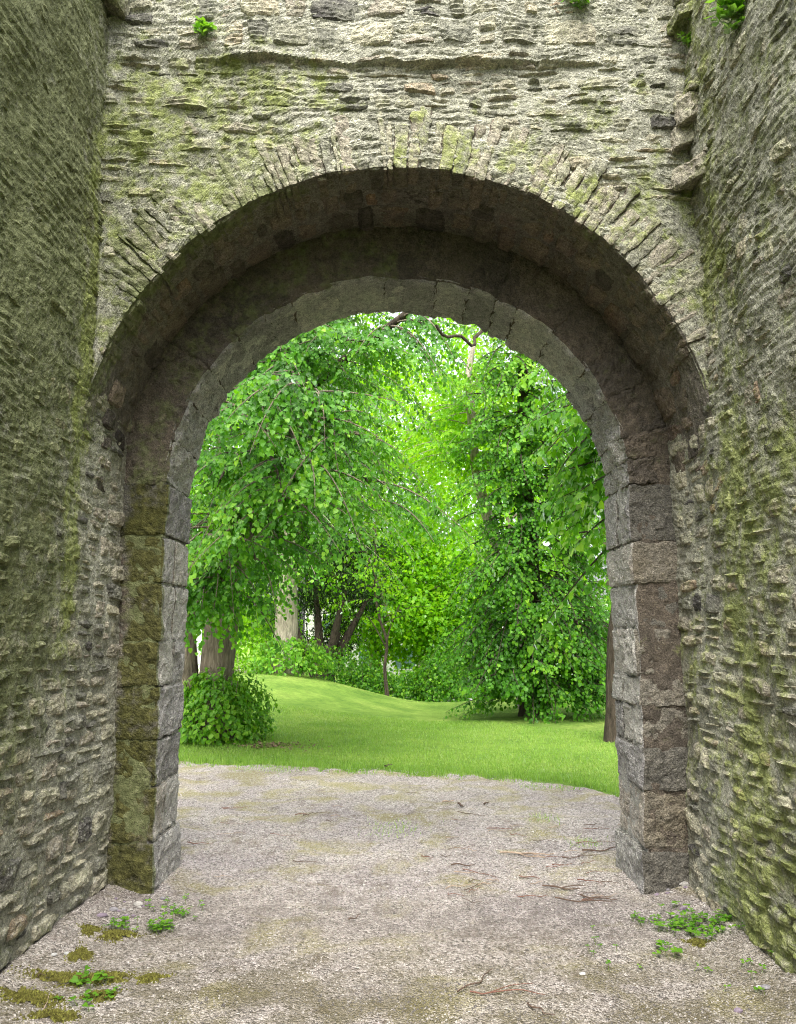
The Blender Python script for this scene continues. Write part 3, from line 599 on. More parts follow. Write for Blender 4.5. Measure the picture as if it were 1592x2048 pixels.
def spray(L, p0, az, length, pitch, droop, rng, size, twig=.6, gap=.10, spacing=.055):
    """a drooping bough: spine, side twigs, hanging leaves; returns the spine"""
    n = 12; s = np.linspace(0, length, n); hd = np.array([math.cos(az), math.sin(az), 0])
    wob = rng.normal(0, .05, 3)
    sp = p0 + hd * (s * math.cos(pitch))[:, None] + np.array([0, 0, 1]) * (s * math.sin(pitch) - droop * s * s)[:, None] + wob * (s * s / length)[:, None] * 2
    q = np.arange(.14 * length, length, gap) + rng.uniform(-.03, .03); K = len(q); f = q / length * (n - 1); i = np.clip(f.astype(int), 0, n - 2)
    P = sp[i] + (sp[i + 1] - sp[i]) * (f - i)[:, None]; T = norm(sp[i + 1] - sp[i]); S = norm(np.cross(T, np.array([0, 0, 1.]))) * np.where(np.arange(K) % 2, 1, -1)[:, None]
    d = norm(T * rng.uniform(.5, .9, (K, 1)) + S * rng.uniform(.45, .95, (K, 1)) + np.array([0, 0, -1]) * rng.uniform(-.05, .55, (K, 1)))
    tl = twig * (.35 + .65 * (1 - q / length)) * rng.uniform(.6, 1.25, K); M = max(2, int(twig * 1.25 / spacing)); m = (np.arange(M) + .6) * spacing
    msk = m[None, :] < tl[:, None]
    pos = P[:, None, :] + d[:, None, :] * m[None, :, None] + np.array([0, 0, -1]) * (.42 * m ** 2 / twig)[None, :, None]
    alt = np.where(np.arange(M) % 2, 1., -1.); S2 = norm(np.cross(d, np.array([0, 0, 1.])))
    ax = d[:, None, :] * .55 + S2[:, None, :] * (alt * .6)[None, :, None] + np.array([0, 0, -.75]) + rng.normal(0, .28, (K, M, 3))
    nr = np.array([0, 0, 1.]) * .75 + hd * .55 + d[:, None, :] * .25 + rng.normal(0, .33, (K, M, 3))
    pos = pos + rng.normal(0, .012, pos.shape)
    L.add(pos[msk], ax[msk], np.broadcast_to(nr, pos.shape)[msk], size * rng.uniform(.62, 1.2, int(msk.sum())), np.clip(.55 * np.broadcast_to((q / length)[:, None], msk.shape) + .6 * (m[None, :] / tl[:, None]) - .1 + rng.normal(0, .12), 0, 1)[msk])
    return sp
def trunk(parent, ctrl, r0, r1, mat, n=26, sides=18, flare=.35, name='trunk', rough=.22, seed=0):
    c = curve(ctrl, n); t = np.linspace(0, 1, n); r = r0 + (r1 - r0) * t ** .8 + flare * r0 * np.exp(-t * 16)
    V, F = tube(c, r, sides, rough, seed); return obj_np(name, V, F, None, mat, parent, True), c
def boughs(parent, L, specs, rng, mat, size, twig=.6, gap=.10, spacing=.055, rad=.016, tubes=True):
    for (p, az, ln, pt, dr) in specs:
        sp = spray(L, np.asarray(p, float), az, ln, pt, dr, rng, size, twig, gap, spacing)
        if tubes:
            V, F = tube(sp, np.linspace(rad, .003, len(sp)), 5); obj_np('branch', V, F, None, mat, parent, True)

def lime_tree(label, base, ctrl, r0, r1, specs_f, leafmat, bark, size, seed, single=0, limbs=(), twig=.6, gap=.1, spacing=.055, group=None, tubes=True, rndf=None, name='lime_tree'):
    rng = np.random.default_rng(seed); e = empty(name, tuple(float(v) for v in base), label, 'tree', group)
    _, c = trunk(e, ctrl, r0, r1, bark, seed=seed); L = Leaves()
    for lc, ra, rb in limbs: trunk(e, lc, ra, rb, bark if ra > .2 else M_BARKD, 16, 9, 0, 'limb', .18, seed + 3)
    boughs(e, L, specs_f(c, rng), rng, bark, size, twig, gap, spacing, tubes=tubes)
    foliage(e, L, leafmat, rng, single=single, rndf=rndf); return e
def limb_boughs(c, n, rng, l0, l1, d0, d1, t0=.3):
    out = []
    for k in range(n):
        t = rng.uniform(t0, 1) * (len(c) - 1); i = min(int(t), len(c) - 2); p = c[i] + (c[i + 1] - c[i]) * (t - i); d = c[i + 1] - c[i]
        out.append((p, math.atan2(d[1], d[0]) + rng.choice([-1, 1]) * rng.uniform(0, 1.5), rng.uniform(l0, l1), rng.uniform(-.35, .35), rng.uniform(d0, d1)))
    return out
def along(c, z): return np.array([np.interp(z, c[:, 2], c[:, k]) for k in (0, 1)] + [z])

# the big lime on the near side of the lawn, suckers round its foot
b = np.array([-2.78, 12.3, float(gh(-2.78, 12.3))])
def s1(c, rng):
    out = []
    for k in range(90):
        z = rng.uniform(3.3, 8.8); az = rng.uniform(-2.75, .55) if rng.random() < .82 else rng.uniform(0, 6.28)
        ln = rng.uniform(1.5, 3.1) * (1.08 if abs(az) < .8 else 1.); out.append((along(c, z), az, ln, rng.uniform(.05, .55), rng.uniform(.17, .34)))
    for lc, _, _, m in L1:
        if m: out += limb_boughs(curve(lc, 16), m, rng, .6, 1.35, .25, .75)
    return out
def arm(z, x, y, D, up, m, r=.05): q = pix(x, y, D); a = b + np.array([.12 * z, .02 * z, z]); return ([a, (a * 2 + q) / 3 + [0, 0, up], (a + q * 2) / 3 + [0, 0, up], q], r, .012, m)
L1 = [([b + [.6, .1, 4.6], pix(640, 760, 11.4), pix(712, 703, 11.), pix(775, 655, 10.8), pix(850, 600, 10.5)], .07, .05, 14), ([b + [-.20, -.1, -.2], b + [-.42, -.1, 1.], b + [-.52, 0, 3.2]], .25, .17, 0),
      arm(5.0, 600, 775, 8.8, .5, 15), arm(4.6, 480, 830, 8.7, .5, 15), arm(4.4, 700, 880, 9.4, .6, 15), arm(3.8, 570, 1000, 9.0, .5, 15), arm(3.6, 440, 960, 9.2, .4, 14), arm(4.0, 770, 1010, 10.2, .7, 14), arm(3.0, 405, 1080, 9.6, .4, 13), arm(3.4, 640, 1060, 10., .5, 12), arm(2.8, 510, 1120, 9.8, .5, 12), arm(6.2, 560, 700, 9.6, .5, 14), arm(6.5, 700, 690, 10.2, .5, 14), arm(2.6, 455, 1170, 10.4, .4, 9), arm(2.5, 400, 1200, 10.2, .35, 12), arm(2.3, 425, 1225, 10.7, .3, 6), arm(5.5, 640, 850, 9.2, .6, 14), arm(4.2, 620, 940, 9.0, .5, 14)]
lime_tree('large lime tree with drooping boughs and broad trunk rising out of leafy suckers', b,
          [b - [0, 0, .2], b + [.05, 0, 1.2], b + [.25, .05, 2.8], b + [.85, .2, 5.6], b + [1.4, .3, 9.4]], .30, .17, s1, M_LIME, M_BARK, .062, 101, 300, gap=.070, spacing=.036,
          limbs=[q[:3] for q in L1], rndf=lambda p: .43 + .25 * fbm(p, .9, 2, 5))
# lime right of the lawn, clothed to the ground
b = np.array([2.62, 15.9, 0.])
def s2(c, rng):
    out = []
    for k in range(185):
        z = 9.2 * rng.random() ** .85 + .35; az = rng.uniform(-3.14, 3.14) if rng.random() < .3 else rng.uniform(-3.0, -.1)
        ln = rng.uniform(.9, 1.75) * (1 if z < 6 else .85) * (.85 + .35 * math.exp(-((z - 3) / 2.2) ** 2))
        out.append((along(c, z), az, ln, rng.uniform(-.15, .35), rng.uniform(.12, .36)))
    for k in range(330):
        z = 7.5 * rng.random() ** 1.15 + .55; az = rng.uniform(-3.14, .1) if rng.random() < .85 else rng.uniform(0, 3); r_ = rng.uniform(.35, 1.0) * min(1., .55 + z * .25)
        if k % 3 == 0: z = rng.uniform(.45, 2.1); r_ = rng.uniform(.45, 1.05)
        out.append((along(c, z) + np.array([math.cos(az), math.sin(az), 0]) * r_, az + rng.normal(0, .3), rng.uniform(.55, 1.15), rng.uniform(-.5, .1), rng.uniform(.3, .8) if z > 1.3 else rng.uniform(.1, .3)))
    return out
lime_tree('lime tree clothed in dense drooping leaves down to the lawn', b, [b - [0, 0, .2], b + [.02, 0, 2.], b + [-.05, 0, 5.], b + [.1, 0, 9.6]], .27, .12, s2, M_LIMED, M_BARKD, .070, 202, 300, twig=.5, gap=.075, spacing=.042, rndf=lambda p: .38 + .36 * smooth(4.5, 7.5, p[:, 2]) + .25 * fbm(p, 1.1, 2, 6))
# leaning grey stem behind it
b = np.array([2.75, 17.6, 0.])
def s3(c, rng):
    return [(along(c, z), rng.uniform(-3.14, 3.14), rng.uniform(1.2, 2.4), rng.uniform(0, .5), rng.uniform(.15, .3)) for z in rng.uniform(5.0, 7.3, 60)]
lime_tree('leaning tree with bare grey stem showing beside the dense lime', b, [b - [0, 0, .2], pix(1040, 1220, 17.6), pix(985, 1060, 17.5), pix(955, 950, 17.4), pix(940, 800, 17.4), pix(938, 740, 17.4), pix(948, 690, 17.5)], .20, .05, s3, M_BRIGHT, M_BARKP, .09, 303, 0, rndf=lambda p: .5 + .2 * fbm(p, .8, 2, 9))
# near tree beside the opening: leaning trunk and a hanging bough close to the arch
b = np.array([3.16, 11.9, 0.])
def s4(c, rng):
    out = []
    for k in range(27):
        p = pix(1250 + rng.uniform(-20, 60), rng.uniform(780, 1060), rng.uniform(7.0, 8.6)); out.append((p, rng.uniform(2.5, 3.8), rng.uniform(.5, 1.0), rng.uniform(-.5, .2), rng.uniform(.30, .7)))
    for k in range(30):
        z = rng.uniform(4.5, 8.); out.append((along(c, z), rng.uniform(-3.1, 3.1), rng.uniform(1., 2.2), .2, .25))
    return out
lime_tree('tree with leaning dark trunk at the edge of the opening and large hanging leaves', b,
          [b - [0, 0, .2], b + [.06, 0, 1.2], b + [.22, -.1, 3], b + [.3, -.2, 8]], .20, .12, s4, M_LIME, M_BARKD, .085, 404, 240,
          limbs=[([b + [.25, -.1, 3.6], (3.0, 9.6, 4.4), (2.6, 7.9, 4.2), (1.95, 7.5, 3.5)], .06, .02), ([b + [.3, -.1, 5.], (2.6, 10.6, 6.3), pix(972, 655, 10.), pix(948, 692, 9.9), pix(922, 672, 9.8), pix(890, 673, 9.7), pix(872, 650, 9.6)], .032, .018)], twig=.42, gap=.062, spacing=.038, rndf=lambda p: .5 + .2 * fbm(p, 1.2, 2, 15))
# lime further back on the rise
b = np.array([-2.85, 20.6, float(gh(-2.85, 20.6))])
def s5(c, rng):
    return [(along(c, z), rng.uniform(-3.14, 3.14) if rng.random() < .4 else rng.uniform(-2.6, .3), rng.uniform(1.8, 3.3), rng.uniform(0, .5), rng.uniform(.16, .28)) for z in rng.uniform(3.1, 9., 62)]
lime_tree('lime tree further back on the rise with pale smooth trunk', b, [b - [0, 0, .2], b + [0, 0, 1.5], b + [.1, 0, 4], b + [.2, 0, 10]], .33, .18, s5, M_LIME, M_BARKP, .085, 505, 0, twig=.7, gap=.11, spacing=.06, rndf=lambda p: .42 + .2 * fbm(p, .8, 2, 19))

# cloud crowns for the trees beyond
def cloud(L, rng, c, rad, nclump, nleaf, size, crad=.75, hollow=.45, droop=.4):
    u = norm(rng.normal(0, 1, (nclump, 3))); r = (hollow + (1 - hollow) * rng.random(nclump) ** .6); C = np.asarray(c) + u * r[:, None] * np.asarray(rad)
    P = np.repeat(C, nleaf, 0) + rng.normal(0, 1, (nclump * nleaf, 3)) * crad * np.array([.55, .55, .34]); out = norm(P - np.asarray(c)); N_ = len(P)
    L.add(P, out * .5 + np.array([0, 0, -droop]) + rng.normal(0, .5, (N_, 3)), np.array([0, 0, .8]) + out * .6 + rng.normal(0, .45, (N_, 3)), size * rng.uniform(.6, 1.25, N_)); return C
def far_tree(label, base, h, crowns, nclump, nleaf, size, mat, seed, bark=M_BARK, r0=.25, name='tree', crad=.8, group='trees beyond the lawn', tm=RHOMB, rndf=None):
    rng = np.random.default_rng(seed); base = np.array([base[0], base[1], float(gh(base[0], base[1]))]); e = empty(name, tuple(float(v) for v in base), label, 'tree', group)
    trunk(e, [base - [0, 0, .2], base + [.1, 0, h * .3], base + [-.1, .1, h * .65], base + [.1, 0, h]], r0, r0 * .3, bark, seed=seed); L = Leaves()
    for c, rad in crowns:
        C = cloud(L, rng, base + np.array(c), rad, nclump, nleaf, size, crad)
        for q in C[:7]:
            a = base + np.array([0, 0, min(h * .8, max(1., q[2] - base[2] - 1.5))]); m = (a + q) / 2 + [0, 0, .3]
            V, F = tube(curve([a, m, q], 8), np.linspace(.05, .012, 8), 5); obj_np('branch', V, F, None, bark, e, True)
    foliage(e, L, mat, rng, tm, RHOMBF, rndf=rndf); return e
far_tree('tall bright yellow-green tree filling the gap between the limes', (-.9, 29), 11, [((0, 0, 8.6), (4.0, 3., 4.6)), ((1.2, -1, 4.2), (3.0, 2.4, 2.2))], 230, 70, .17, M_BRIGHT, 601)
far_tree('bright tree standing behind the leaning grey stem', (3.9, 27), 10, [((0, 0, 7.6), (3.2, 3, 4.4)), ((-.6, 0, 3.), (2.6, 2, 2.4))], 120, 70, .16, M_BRIGHT, 602)
far_tree('broad bright tree half hidden behind the large lime', (-6.8, 30), 12, [((0, 0, 8), (4.4, 3, 5)), ((.5, 0, 3.4), (3.8, 2, 2.4))], 130, 70, .18, M_BRIGHT, 603)
far_tree('distant pale green tree closing the view under the arch crown', (1.2, 44), 16, [((0, 0, 12.5), (7.5, 4, 10))], 330, 60, .27, M_BRIGHT, 604, crad=1.1)
far_tree('distant tree behind the white fence', (-11, 42), 14, [((0, 0, 9), (6, 4, 6.5))], 150, 60, .27, M_BRIGHT, 605, crad=1.1)
far_tree('distant tree behind the near leaning trunk', (10, 38), 13, [((0, 0, 7.5), (6, 4, 6.5))], 170, 60, .25, M_LIMED, 606, crad=1.1)
# small slender tree in the dip
b = np.array([-.27, 20.9, float(gh(-.27, 20.9))])
def s6(c, rng): return [(along(c, z), rng.uniform(-3.14, 3.14), rng.uniform(.7, 1.5), rng.uniform(.1, .7), rng.uniform(.1, .3)) for z in rng.uniform(1.7, 4.6, 26)]
lime_tree('slender young tree with kinked thin dark trunk in the dip', b, [b - [0, 0, .1], b + [-.07, 0, .7], b + [-.02, 0, 1.35], b + [-.22, 0, 2.0], b + [-.34, 0, 2.9], b + [-.3, 0, 4.8]], .052, .022, s6, M_BRIGHT, M_BARKD, .085, 707, 0, limbs=[([b + [-.03, 0, 1.3], b + [.08, 0, 1.75], b + [.32, 0, 2.3]], .028, .012), ([b + [-.04, 0, 1.2], b + [-.25, 0, 1.6], b + [-.5, 0, 2.0]], .024, .01)], twig=.4, gap=.13, spacing=.08, name='young_tree')
# dark yew
b = np.array([-2.25, 24.2, float(gh(-2.25, 24.2))])
def yew():
    rng = np.random.default_rng(808); e = empty('yew_tree', tuple(float(v) for v in b), 'dark yew tree with forking trunk behind the pale trunked lime', 'tree')
    trunk(e, [b - [0, 0, .2], b + [.05, 0, 1.2], b + [.1, 0, 2.2]], .42, .3, M_BARKD, 14, 14); L = Leaves()
    for q in ([.5, 0, 2.6], [1.35, 0, 3.6], [-1.2, 0, 3.4], [-.3, .4, 4.2], [.7, -.5, 3.8]):
        q = b + np.array(q); V, F = tube(curve([b + [0, 0, .9], (b + q) / 2 + [0, 0, .55], q], 12), np.linspace(.2, .05, 12), 8, .2, 3); obj_np('limb', V, F, None, M_BARKD, e, True)
    for c, r in (((.9, 0, 4.3), (1.5, 1.3, 1.2)), ((-.7, 0, 4.6), (1.8, 1.4, 1.4)), ((.2, 0, 5.8), (1.6, 1.4, 1.3)), ((-.3, .9, 2.8), (1.7, .6, 1.3))): cloud(L, rng, b + np.array(c), r, 70, 60, .16, .5, .3)
    foliage(e, L, M_YEW, rng, NEED, RHOMBF)
yew()

# shrubs
def shrub(label, cx, cy, rx, ry, h, n, size, mat, seed, single=0, group=None, tm=HEART, fc=HEARTF, stems=24, rndf=None, cat='shrub'):
    rng = np.random.default_rng(seed); z0 = float(gh(cx, cy)); e = empty('shrub', (cx, cy, z0), label, cat, group); L = Leaves()
    th = rng.uniform(0, 2 * math.pi, n); v = rng.random(n) ** .8; rr = np.sqrt(np.maximum(0, 1 - (v * .96) ** 2.6)) * rng.uniform(.55, 1.04, n) ** .5; lump = 1 + .12 * np.sin(th * 3 + seed + 2 * v) + .11 * np.sin(th * 7 + v * 9) + .07 * rng.normal(0, 1, n)
    P = np.stack([cx + rx * rr * np.cos(th) * lump, cy + ry * rr * np.sin(th) * lump, z0 + .03 + v * h * (1 + .10 * np.sin(th * 4 + 1) + .07 * np.sin(th * 9) + .07 * rng.normal(0, 1, n))], 1)
    out = norm(P - np.array([cx, cy, z0 + h * .2])); L.add(P, out * .35 + np.array([0, 0, -.8]) + rng.normal(0, .32, (n, 3)), out * .9 + np.array([0, 0, .55]) + rng.normal(0, .33, (n, 3)), size * rng.uniform(.55, 1.2, n))
    for k in range(stems):
        a = rng.uniform(0, 6.28); q = np.array([cx + rx * .75 * math.cos(a), cy + ry * .75 * math.sin(a), z0 + h * rng.uniform(.7, 1.12)]); p = np.array([cx + rx * .35 * math.cos(a), cy + ry * .35 * math.sin(a), z0 - .03])
        V, F = tube(curve([p, (p + q) / 2 + [.03, .02, .08], q], 6), np.linspace(.010, .004, 6), 5); obj_np('stem', V, F, None, M_BARK, e, True)
    foliage(e, L, mat, rng, tm, fc, single, rndf=rndf); return e
shrub('rounded thicket of heart-shaped leaves round the foot of the large lime', -2.62, 11.95, .74, .60, .84, 3600, .072, M_LIME, 31, 300, rndf=lambda p: .74 + .2 * fbm(p, 2.2, 2, 3))
shrub('low leafy thicket round the pale trunk on the rise', -2.72, 20.3, 1.0, .8, .78, 1900, .10, M_LIME, 32, 0, rndf=lambda p: .7 + .2 * fbm(p, 2., 2, 4))
for k, (x, y, rx, h, lab, mt) in enumerate(((-.95, 22.9, .9, 1.35, 'low dark shrub in the hollow just behind the slender trunk', M_LIMED), (.15, 22.8, .9, 1.25, 'low dark shrub in the hollow beside the slender trunk', M_LIMED), (1.15, 22.2, .8, 1.5, 'low shrub filling the hollow up to the dense lime', M_LIMED), (-1.55, 23.6, 1.1, 1.9, 'dark shrub at the foot of the yew', M_LIMED), (-.5, 24.6, 1.1, 1.7, 'loose shrub behind the slender young tree', M_BRIGHT), (.7, 24.3, 1.2, 1.9, 'shrub in the dip between slender tree and dense lime', M_LIMED), (1.9, 22.6, 1.3, 2.4, 'tall shrub beside the dense lime', M_LIMED), (-4.6, 24.5, 1.2, 1.6, 'shrub between the two lime trunks', M_BRIGHT), (5.2, 21, 1.6, 2.6, 'shrub behind the dense lime near the leaning trunk', M_LIMED), (4.3, 24, 1.6, 3.4, 'tall shrub behind the dense lime, furthest from the slender tree', M_LIMED), (7.6, 25, 2.0, 3.6, 'large shrub beyond the leaning trunk', M_LIMED))):
    shrub(lab, x, y, rx, .9, h, 3000, .10, mt, 40 + k, 0, 'shrubs at the back of the lawn', RHOMB, RHOMBF, 6)

# ------------------------------------------------------------------ grass, weeds, moss, twigs, pebbles
def grass():
    rng = np.random.default_rng(17); n = 90000
    x = rng.uniform(-4.2, 4.6, n); y = ysoft(x) - .5 + (13.7 - 7.2) * rng.random(n) ** 1.5
    edge = y - ysoft(x) - EDGE(x); ok = (edge > 0) | (rng.random(n) < .8 * np.exp(np.minimum(edge, 0) * 4.5) * (fbm2(x, y, 3.5, 3, 44) > -.02))
    x, y, edge = x[ok], y[ok], edge[ok]; n = len(x); z = np.where(edge > 0, gh(x, y) - .006, gz(x, y) - .004)
    h = rng.uniform(.018, .05, n) * (1 + .7 * np.exp(-(edge / .3) ** 2)) ; a = rng.uniform(0, 6.28, n); wd = rng.uniform(.003, .006, n); ln = rng.normal(0, .016, (n, 2))
    b0 = np.stack([x - wd * np.cos(a), y - wd * np.sin(a), z], 1); b1 = np.stack([x + wd * np.cos(a), y + wd * np.sin(a), z], 1); tp = np.stack([x + ln[:, 0], y + ln[:, 1], z + h], 1)
    V = np.stack([b0, b1, tp], 1).reshape(-1, 3); F = np.arange(3 * n).reshape(-1, 3)
    o = obj_np('grass', V, F, {'rnd': np.repeat(np.clip(.5 + .3 * fbm2(x, y, 1.2, 3, 8) + rng.normal(0, .2, n), 0, 1), 3)}, M_GRASS); tag(o, 'short mown grass blades along the edge of the gravel', 'grass', kind='stuff')
grass()
def tuft(label, x, y, rad, n, h, seed, group):
    rng = np.random.default_rng(seed); px_, py_ = x + rng.normal(0, rad, n), y + rng.normal(0, rad * 1.2, n); pz = gz(px_, py_) - .004; a = rng.uniform(0, 6.28, n); wd = rng.uniform(.002, .004, n); ln = rng.normal(0, h * .5, (n, 2)); hh = h * rng.uniform(.4, 1., n)
    V = np.stack([np.stack([px_ - wd * np.cos(a), py_ - wd * np.sin(a), pz], 1), np.stack([px_ + wd * np.cos(a), py_ + wd * np.sin(a), pz], 1), np.stack([px_ + ln[:, 0], py_ + ln[:, 1], pz + hh], 1)], 1).reshape(-1, 3)
    e = empty('grass_tuft', (float(x), float(y), float(gz(np.array([x]), np.array([y]))[0])), label, 'grass tuft', group); obj_np('blades', V, np.arange(3 * n).reshape(-1, 3), {'rnd': np.repeat(rng.random(n), 3)}, M_GRASS, e, kind='stuff')
GT = [(1062, 1577, 'grass tuft in the gravel close to the lawn edge, before the dense lime'), (968, 1552, 'grass tuft at the very edge of the lawn, below the leaning grey stem'), (790, 1660, 'small lone grass tuft in the middle of the gravel'), (1170, 1690, 'grass tuft among fallen twigs near the pale jamb'), (560, 1545, 'thin grass tuft in the gravel in front of the leafy thicket'), (500, 1540, 'flat grass tuft at the gravel edge, nearest the mossy jamb'), (1090, 1640, 'pale yellowish grass tuft between twigs and lawn'), (870, 1545, 'broad thin grass tuft at the lawn edge below the slender tree')]
for k, (x, y, lab) in enumerate(GT):
    t_ = CAM_H / -(math.sin(PITCH) + math.cos(PITCH) * (1024 - y) / FPX); D = t_ * (math.cos(PITCH) - math.sin(PITCH) * (1024 - y) / FPX); p = pix(x, y, D)
    tuft(lab, p[0], p[1], .07 + .03 * (k % 3), 90 + 40 * (k % 3), .045, 60 + k, 'grass tufts in the gravel')
def at_ground(x, y):
    t_ = CAM_H / -(math.sin(PITCH) + math.cos(PITCH) * (1024 - y) / FPX); D = t_ * (math.cos(PITCH) - math.sin(PITCH) * (1024 - y) / FPX); return pix(x, y, D)

# trefoil weeds
CLOV = np.array([[0, 0, 0], [.34, .45, .05], [.30, .85, .02], [0, .78, -.03], [-.30, .85, .02], [-.34, .45, .05]]); CLOVF = np.array([[0, 1, 2, 3], [0, 3, 4, 5]])
def weed(label, x, y, rad, nplants, size, seed, group='small weeds in the passage gravel', base=None, up=.9):
    rng = np.random.default_rng(seed); p0 = at_ground(x, y) if base is None else np.asarray(base); L = Leaves(); e = empty('weed', tuple(float(v) for v in p0), label, 'weed', group); st = []
    for k in range(nplants):
        c = p0[:2] + rng.normal(0, rad, 2) * np.array([1, .9]); z = float(gz(c[:1], c[1:])[0]) if base is None else p0[2] + rng.normal(0, rad * .5); a0 = rng.uniform(0, 6.28); hgt = rng.uniform(.012, .04); cc = np.array([c[0], c[1], z + hgt])
        if base is not None: cc = p0 + rng.normal(0, rad, 3) * np.array([1, .6, .8]) + np.array([0, -.02, .02])
        st.append((np.array([p0 if base is not None else [c[0] + rng.normal(0, .01), c[1], z - .004], cc])))
        nl = 3 if rng.random() < .8 else 5
        for q in range(nl):
            a = a0 + q * 2 * math.pi / nl; L.add(cc[None], np.array([[math.cos(a), math.sin(a), .12 + rng.normal(0, .15)]]), np.array([[rng.normal(0, .2), rng.normal(0, .2) - (.5 if base is not None else 0), up]]), np.array([size * 1.5 * rng.uniform(.6, 1.2)]))
    foliage(e, L, M_CLOVER, rng, CLOV, CLOVF, name='leaves')
    parts = [(*tube(np.array([s_[0], (s_[0] + s_[1]) / 2, s_[1]]), .0013, 4), None) for s_ in st]; off = 0; Vs, Fs = [], []
    for V, F, _ in parts: Vs.append(V); Fs.append(F + off); off += len(V)
    obj_np('stems', np.concatenate(Vs), np.concatenate(Fs), None, M_STEM, e, True, 'stuff')
M_STEM = simple_mat('weed stem', (.16, .22, .05))
for k, a in enumerate([('bright trefoil patch between the dark green wall and the mossy jamb', 318, 1862, .05, 26, .020), ('trefoil patch spreading from the foot of the mossy jamb', 345, 1830, .09, 26, .016), ('dull trefoil patch beside the dark green wall', 245, 1862, .045, 16, .018), ('round-leaved weed on the mossy gravel near the dark green wall', 178, 1975, .05, 9, .026), ('sprawling weed on the lowest moss cushion', 205, 2003, .06, 12, .020),
     ('dense trefoil patch beside the lichen-covered wall', 1350, 1858, .10, 46, .020), ('trefoil patch closest to the foot of the lichen-covered wall', 1430, 1872, .09, 44, .021), ('single dark green weed apart from the trefoil patch', 1330, 1912, .025, 7, .026), ('tiny weed at the near edge of the trefoil patch', 1288, 1848, .05, 10, .015), ('scattered small weed below the lichen-covered wall', 1500, 1968, .12, 12, .016), ('bluish weed in the corner of gravel and lichen-covered wall', 1582, 1950, .03, 8, .026), ('small trefoil sprig in the bottom moss of the gravel', 1180, 1905, .12, 9, .012)]):
    weed(a[0], a[1], a[2], a[3], a[4], a[5], 300 + k)
WG = 'plants rooted in the masonry'
weed('tiny yellow-green plant rooted in a joint under the top course of stones', 0, 0, .025, 16, .030, 350, WG, pix(408, 66, D1 - .05))
weed('fern-like plant on the top course of stones above the arch crown', 0, 0, .040, 22, .034, 351, WG, pix(1158, 8, D1 - .07))
weed('pale green plant in the corner of arch wall and lichen-covered wall', 0, 0, .035, 22, .030, 352, WG, pix(1392, 45, D1 - .10))
weed('green plant sprouting high on the lichen-covered wall', 0, 0, .05, 30, .045, 353, WG, np.array([ROOM - .06, 3.62, 4.62]))
weed('little plant in the corner just below the pale green one', 0, 0, .02, 10, .024, 354, WG, pix(1374, 92, D1 - .08))

# moss cushions
def moss_mat():
    t = NT('moss'); A = t.attr('rnd'); return t.principled(t.ramp(A.outputs['Fac'], [(0., (.07, .062, .018)), (.5, (.125, .12, .028)), (1., (.22, .23, .05))]), .95, None, .1)
M_MOSS = moss_mat()
def moss(label, x, y, rx, ry, seed):
    rng = np.random.default_rng(seed); c = at_ground(x, y); n = 1100; ry = ry * 1.7; a = rng.uniform(0, 6.28, n); r = np.abs(rng.normal(0, .62, n)) ** .8 * (1 + .45 * np.sin(a * 3 + seed) + .3 * np.sin(a * 5 + 2 * seed)) * .8
    X, Y = c[0] + rx * r * np.cos(a), c[1] + ry * r * np.sin(a); Z = gz(X, Y) + .022 * np.clip(1 - r * r, 0, 1) * (.6 + .5 * fbm2(X, Y, 30, 2, seed)) ; s_ = rng.uniform(.004, .010, n); b_ = rng.uniform(0, 6.28, n)
    B = np.stack([np.stack([X + s_ * np.cos(b_ + q), Y + s_ * np.sin(b_ + q), Z - .004], 1) for q in (0, 2.1, 4.2)], 1); tp = np.stack([X + rng.normal(0, .004, n), Y + rng.normal(0, .004, n), Z + s_ * rng.uniform(.3, 1.0, n)], 1)
    V = np.concatenate([B, tp[:, None]], 1).reshape(-1, 3); q = np.arange(n) * 4; F = np.concatenate([np.stack([q + i, q + (i + 1) % 3, q + 3], 1) for i in range(3)])
    tag(obj_np('moss_cushion', V, F, {'rnd': np.repeat(rng.beta(1.5, 2.2, n), 4)}, M_MOSS), label, 'moss', 'moss cushions on the gravel')
for k, a in enumerate([('long brown-green moss cushion halfway along the dark wall', 130, 1965, .20, .05, ), ('moss cushion between two round-leaved weeds', 215, 1960, .12, .04), ('small moss cushion reaching out into the gravel', 300, 1962, .07, .03), ('moss cushion under the dull trefoil', 235, 1875, .11, .045), ('moss cushion with a green sprig against the dark wall', 160, 1918, .06, .05), ('nearest moss cushion at the foot of the dark wall', 60, 2010, .16, .05), ('lowest moss cushion with sprawling weed', 110, 2040, .12, .03), ('moss cushion behind the round-leaved weed', 200, 2000, .08, .03), ('small moss tuft against the base course of the dark wall', 178, 1872, .05, .04), ('reddish moss patch in the trefoil by the lichen-covered wall', 1395, 1892, .05, .025)]):
    moss(*a, seed=400 + k)

# leaf litter beside the thicket
def litter():
    rng = np.random.default_rng(5); n = 260; x = -1.65 + rng.normal(0, .26, n); y = 11.35 + rng.normal(0, .16, n); L = Leaves(); L.add(np.stack([x, y, gh(x, y) + rng.uniform(.0, .035, n)], 1), rng.normal(0, 1, (n, 3)) * [1, 1, .3], np.array([0, 0, 1.]) + rng.normal(0, .4, (n, 3)), rng.uniform(.025, .06, n)); p, a, m, sz = L.done()
    V, F = leaf_mesh(p, a, m, sz, RHOMB, RHOMBF); tag(obj_np('leaf_litter', V, F, None, simple_mat('dead leaf', (.17, .12, .075), .9, .4, 40.)), 'brown dead leaves and soil beside the rounded thicket', 'leaf litter', kind='stuff')
litter()
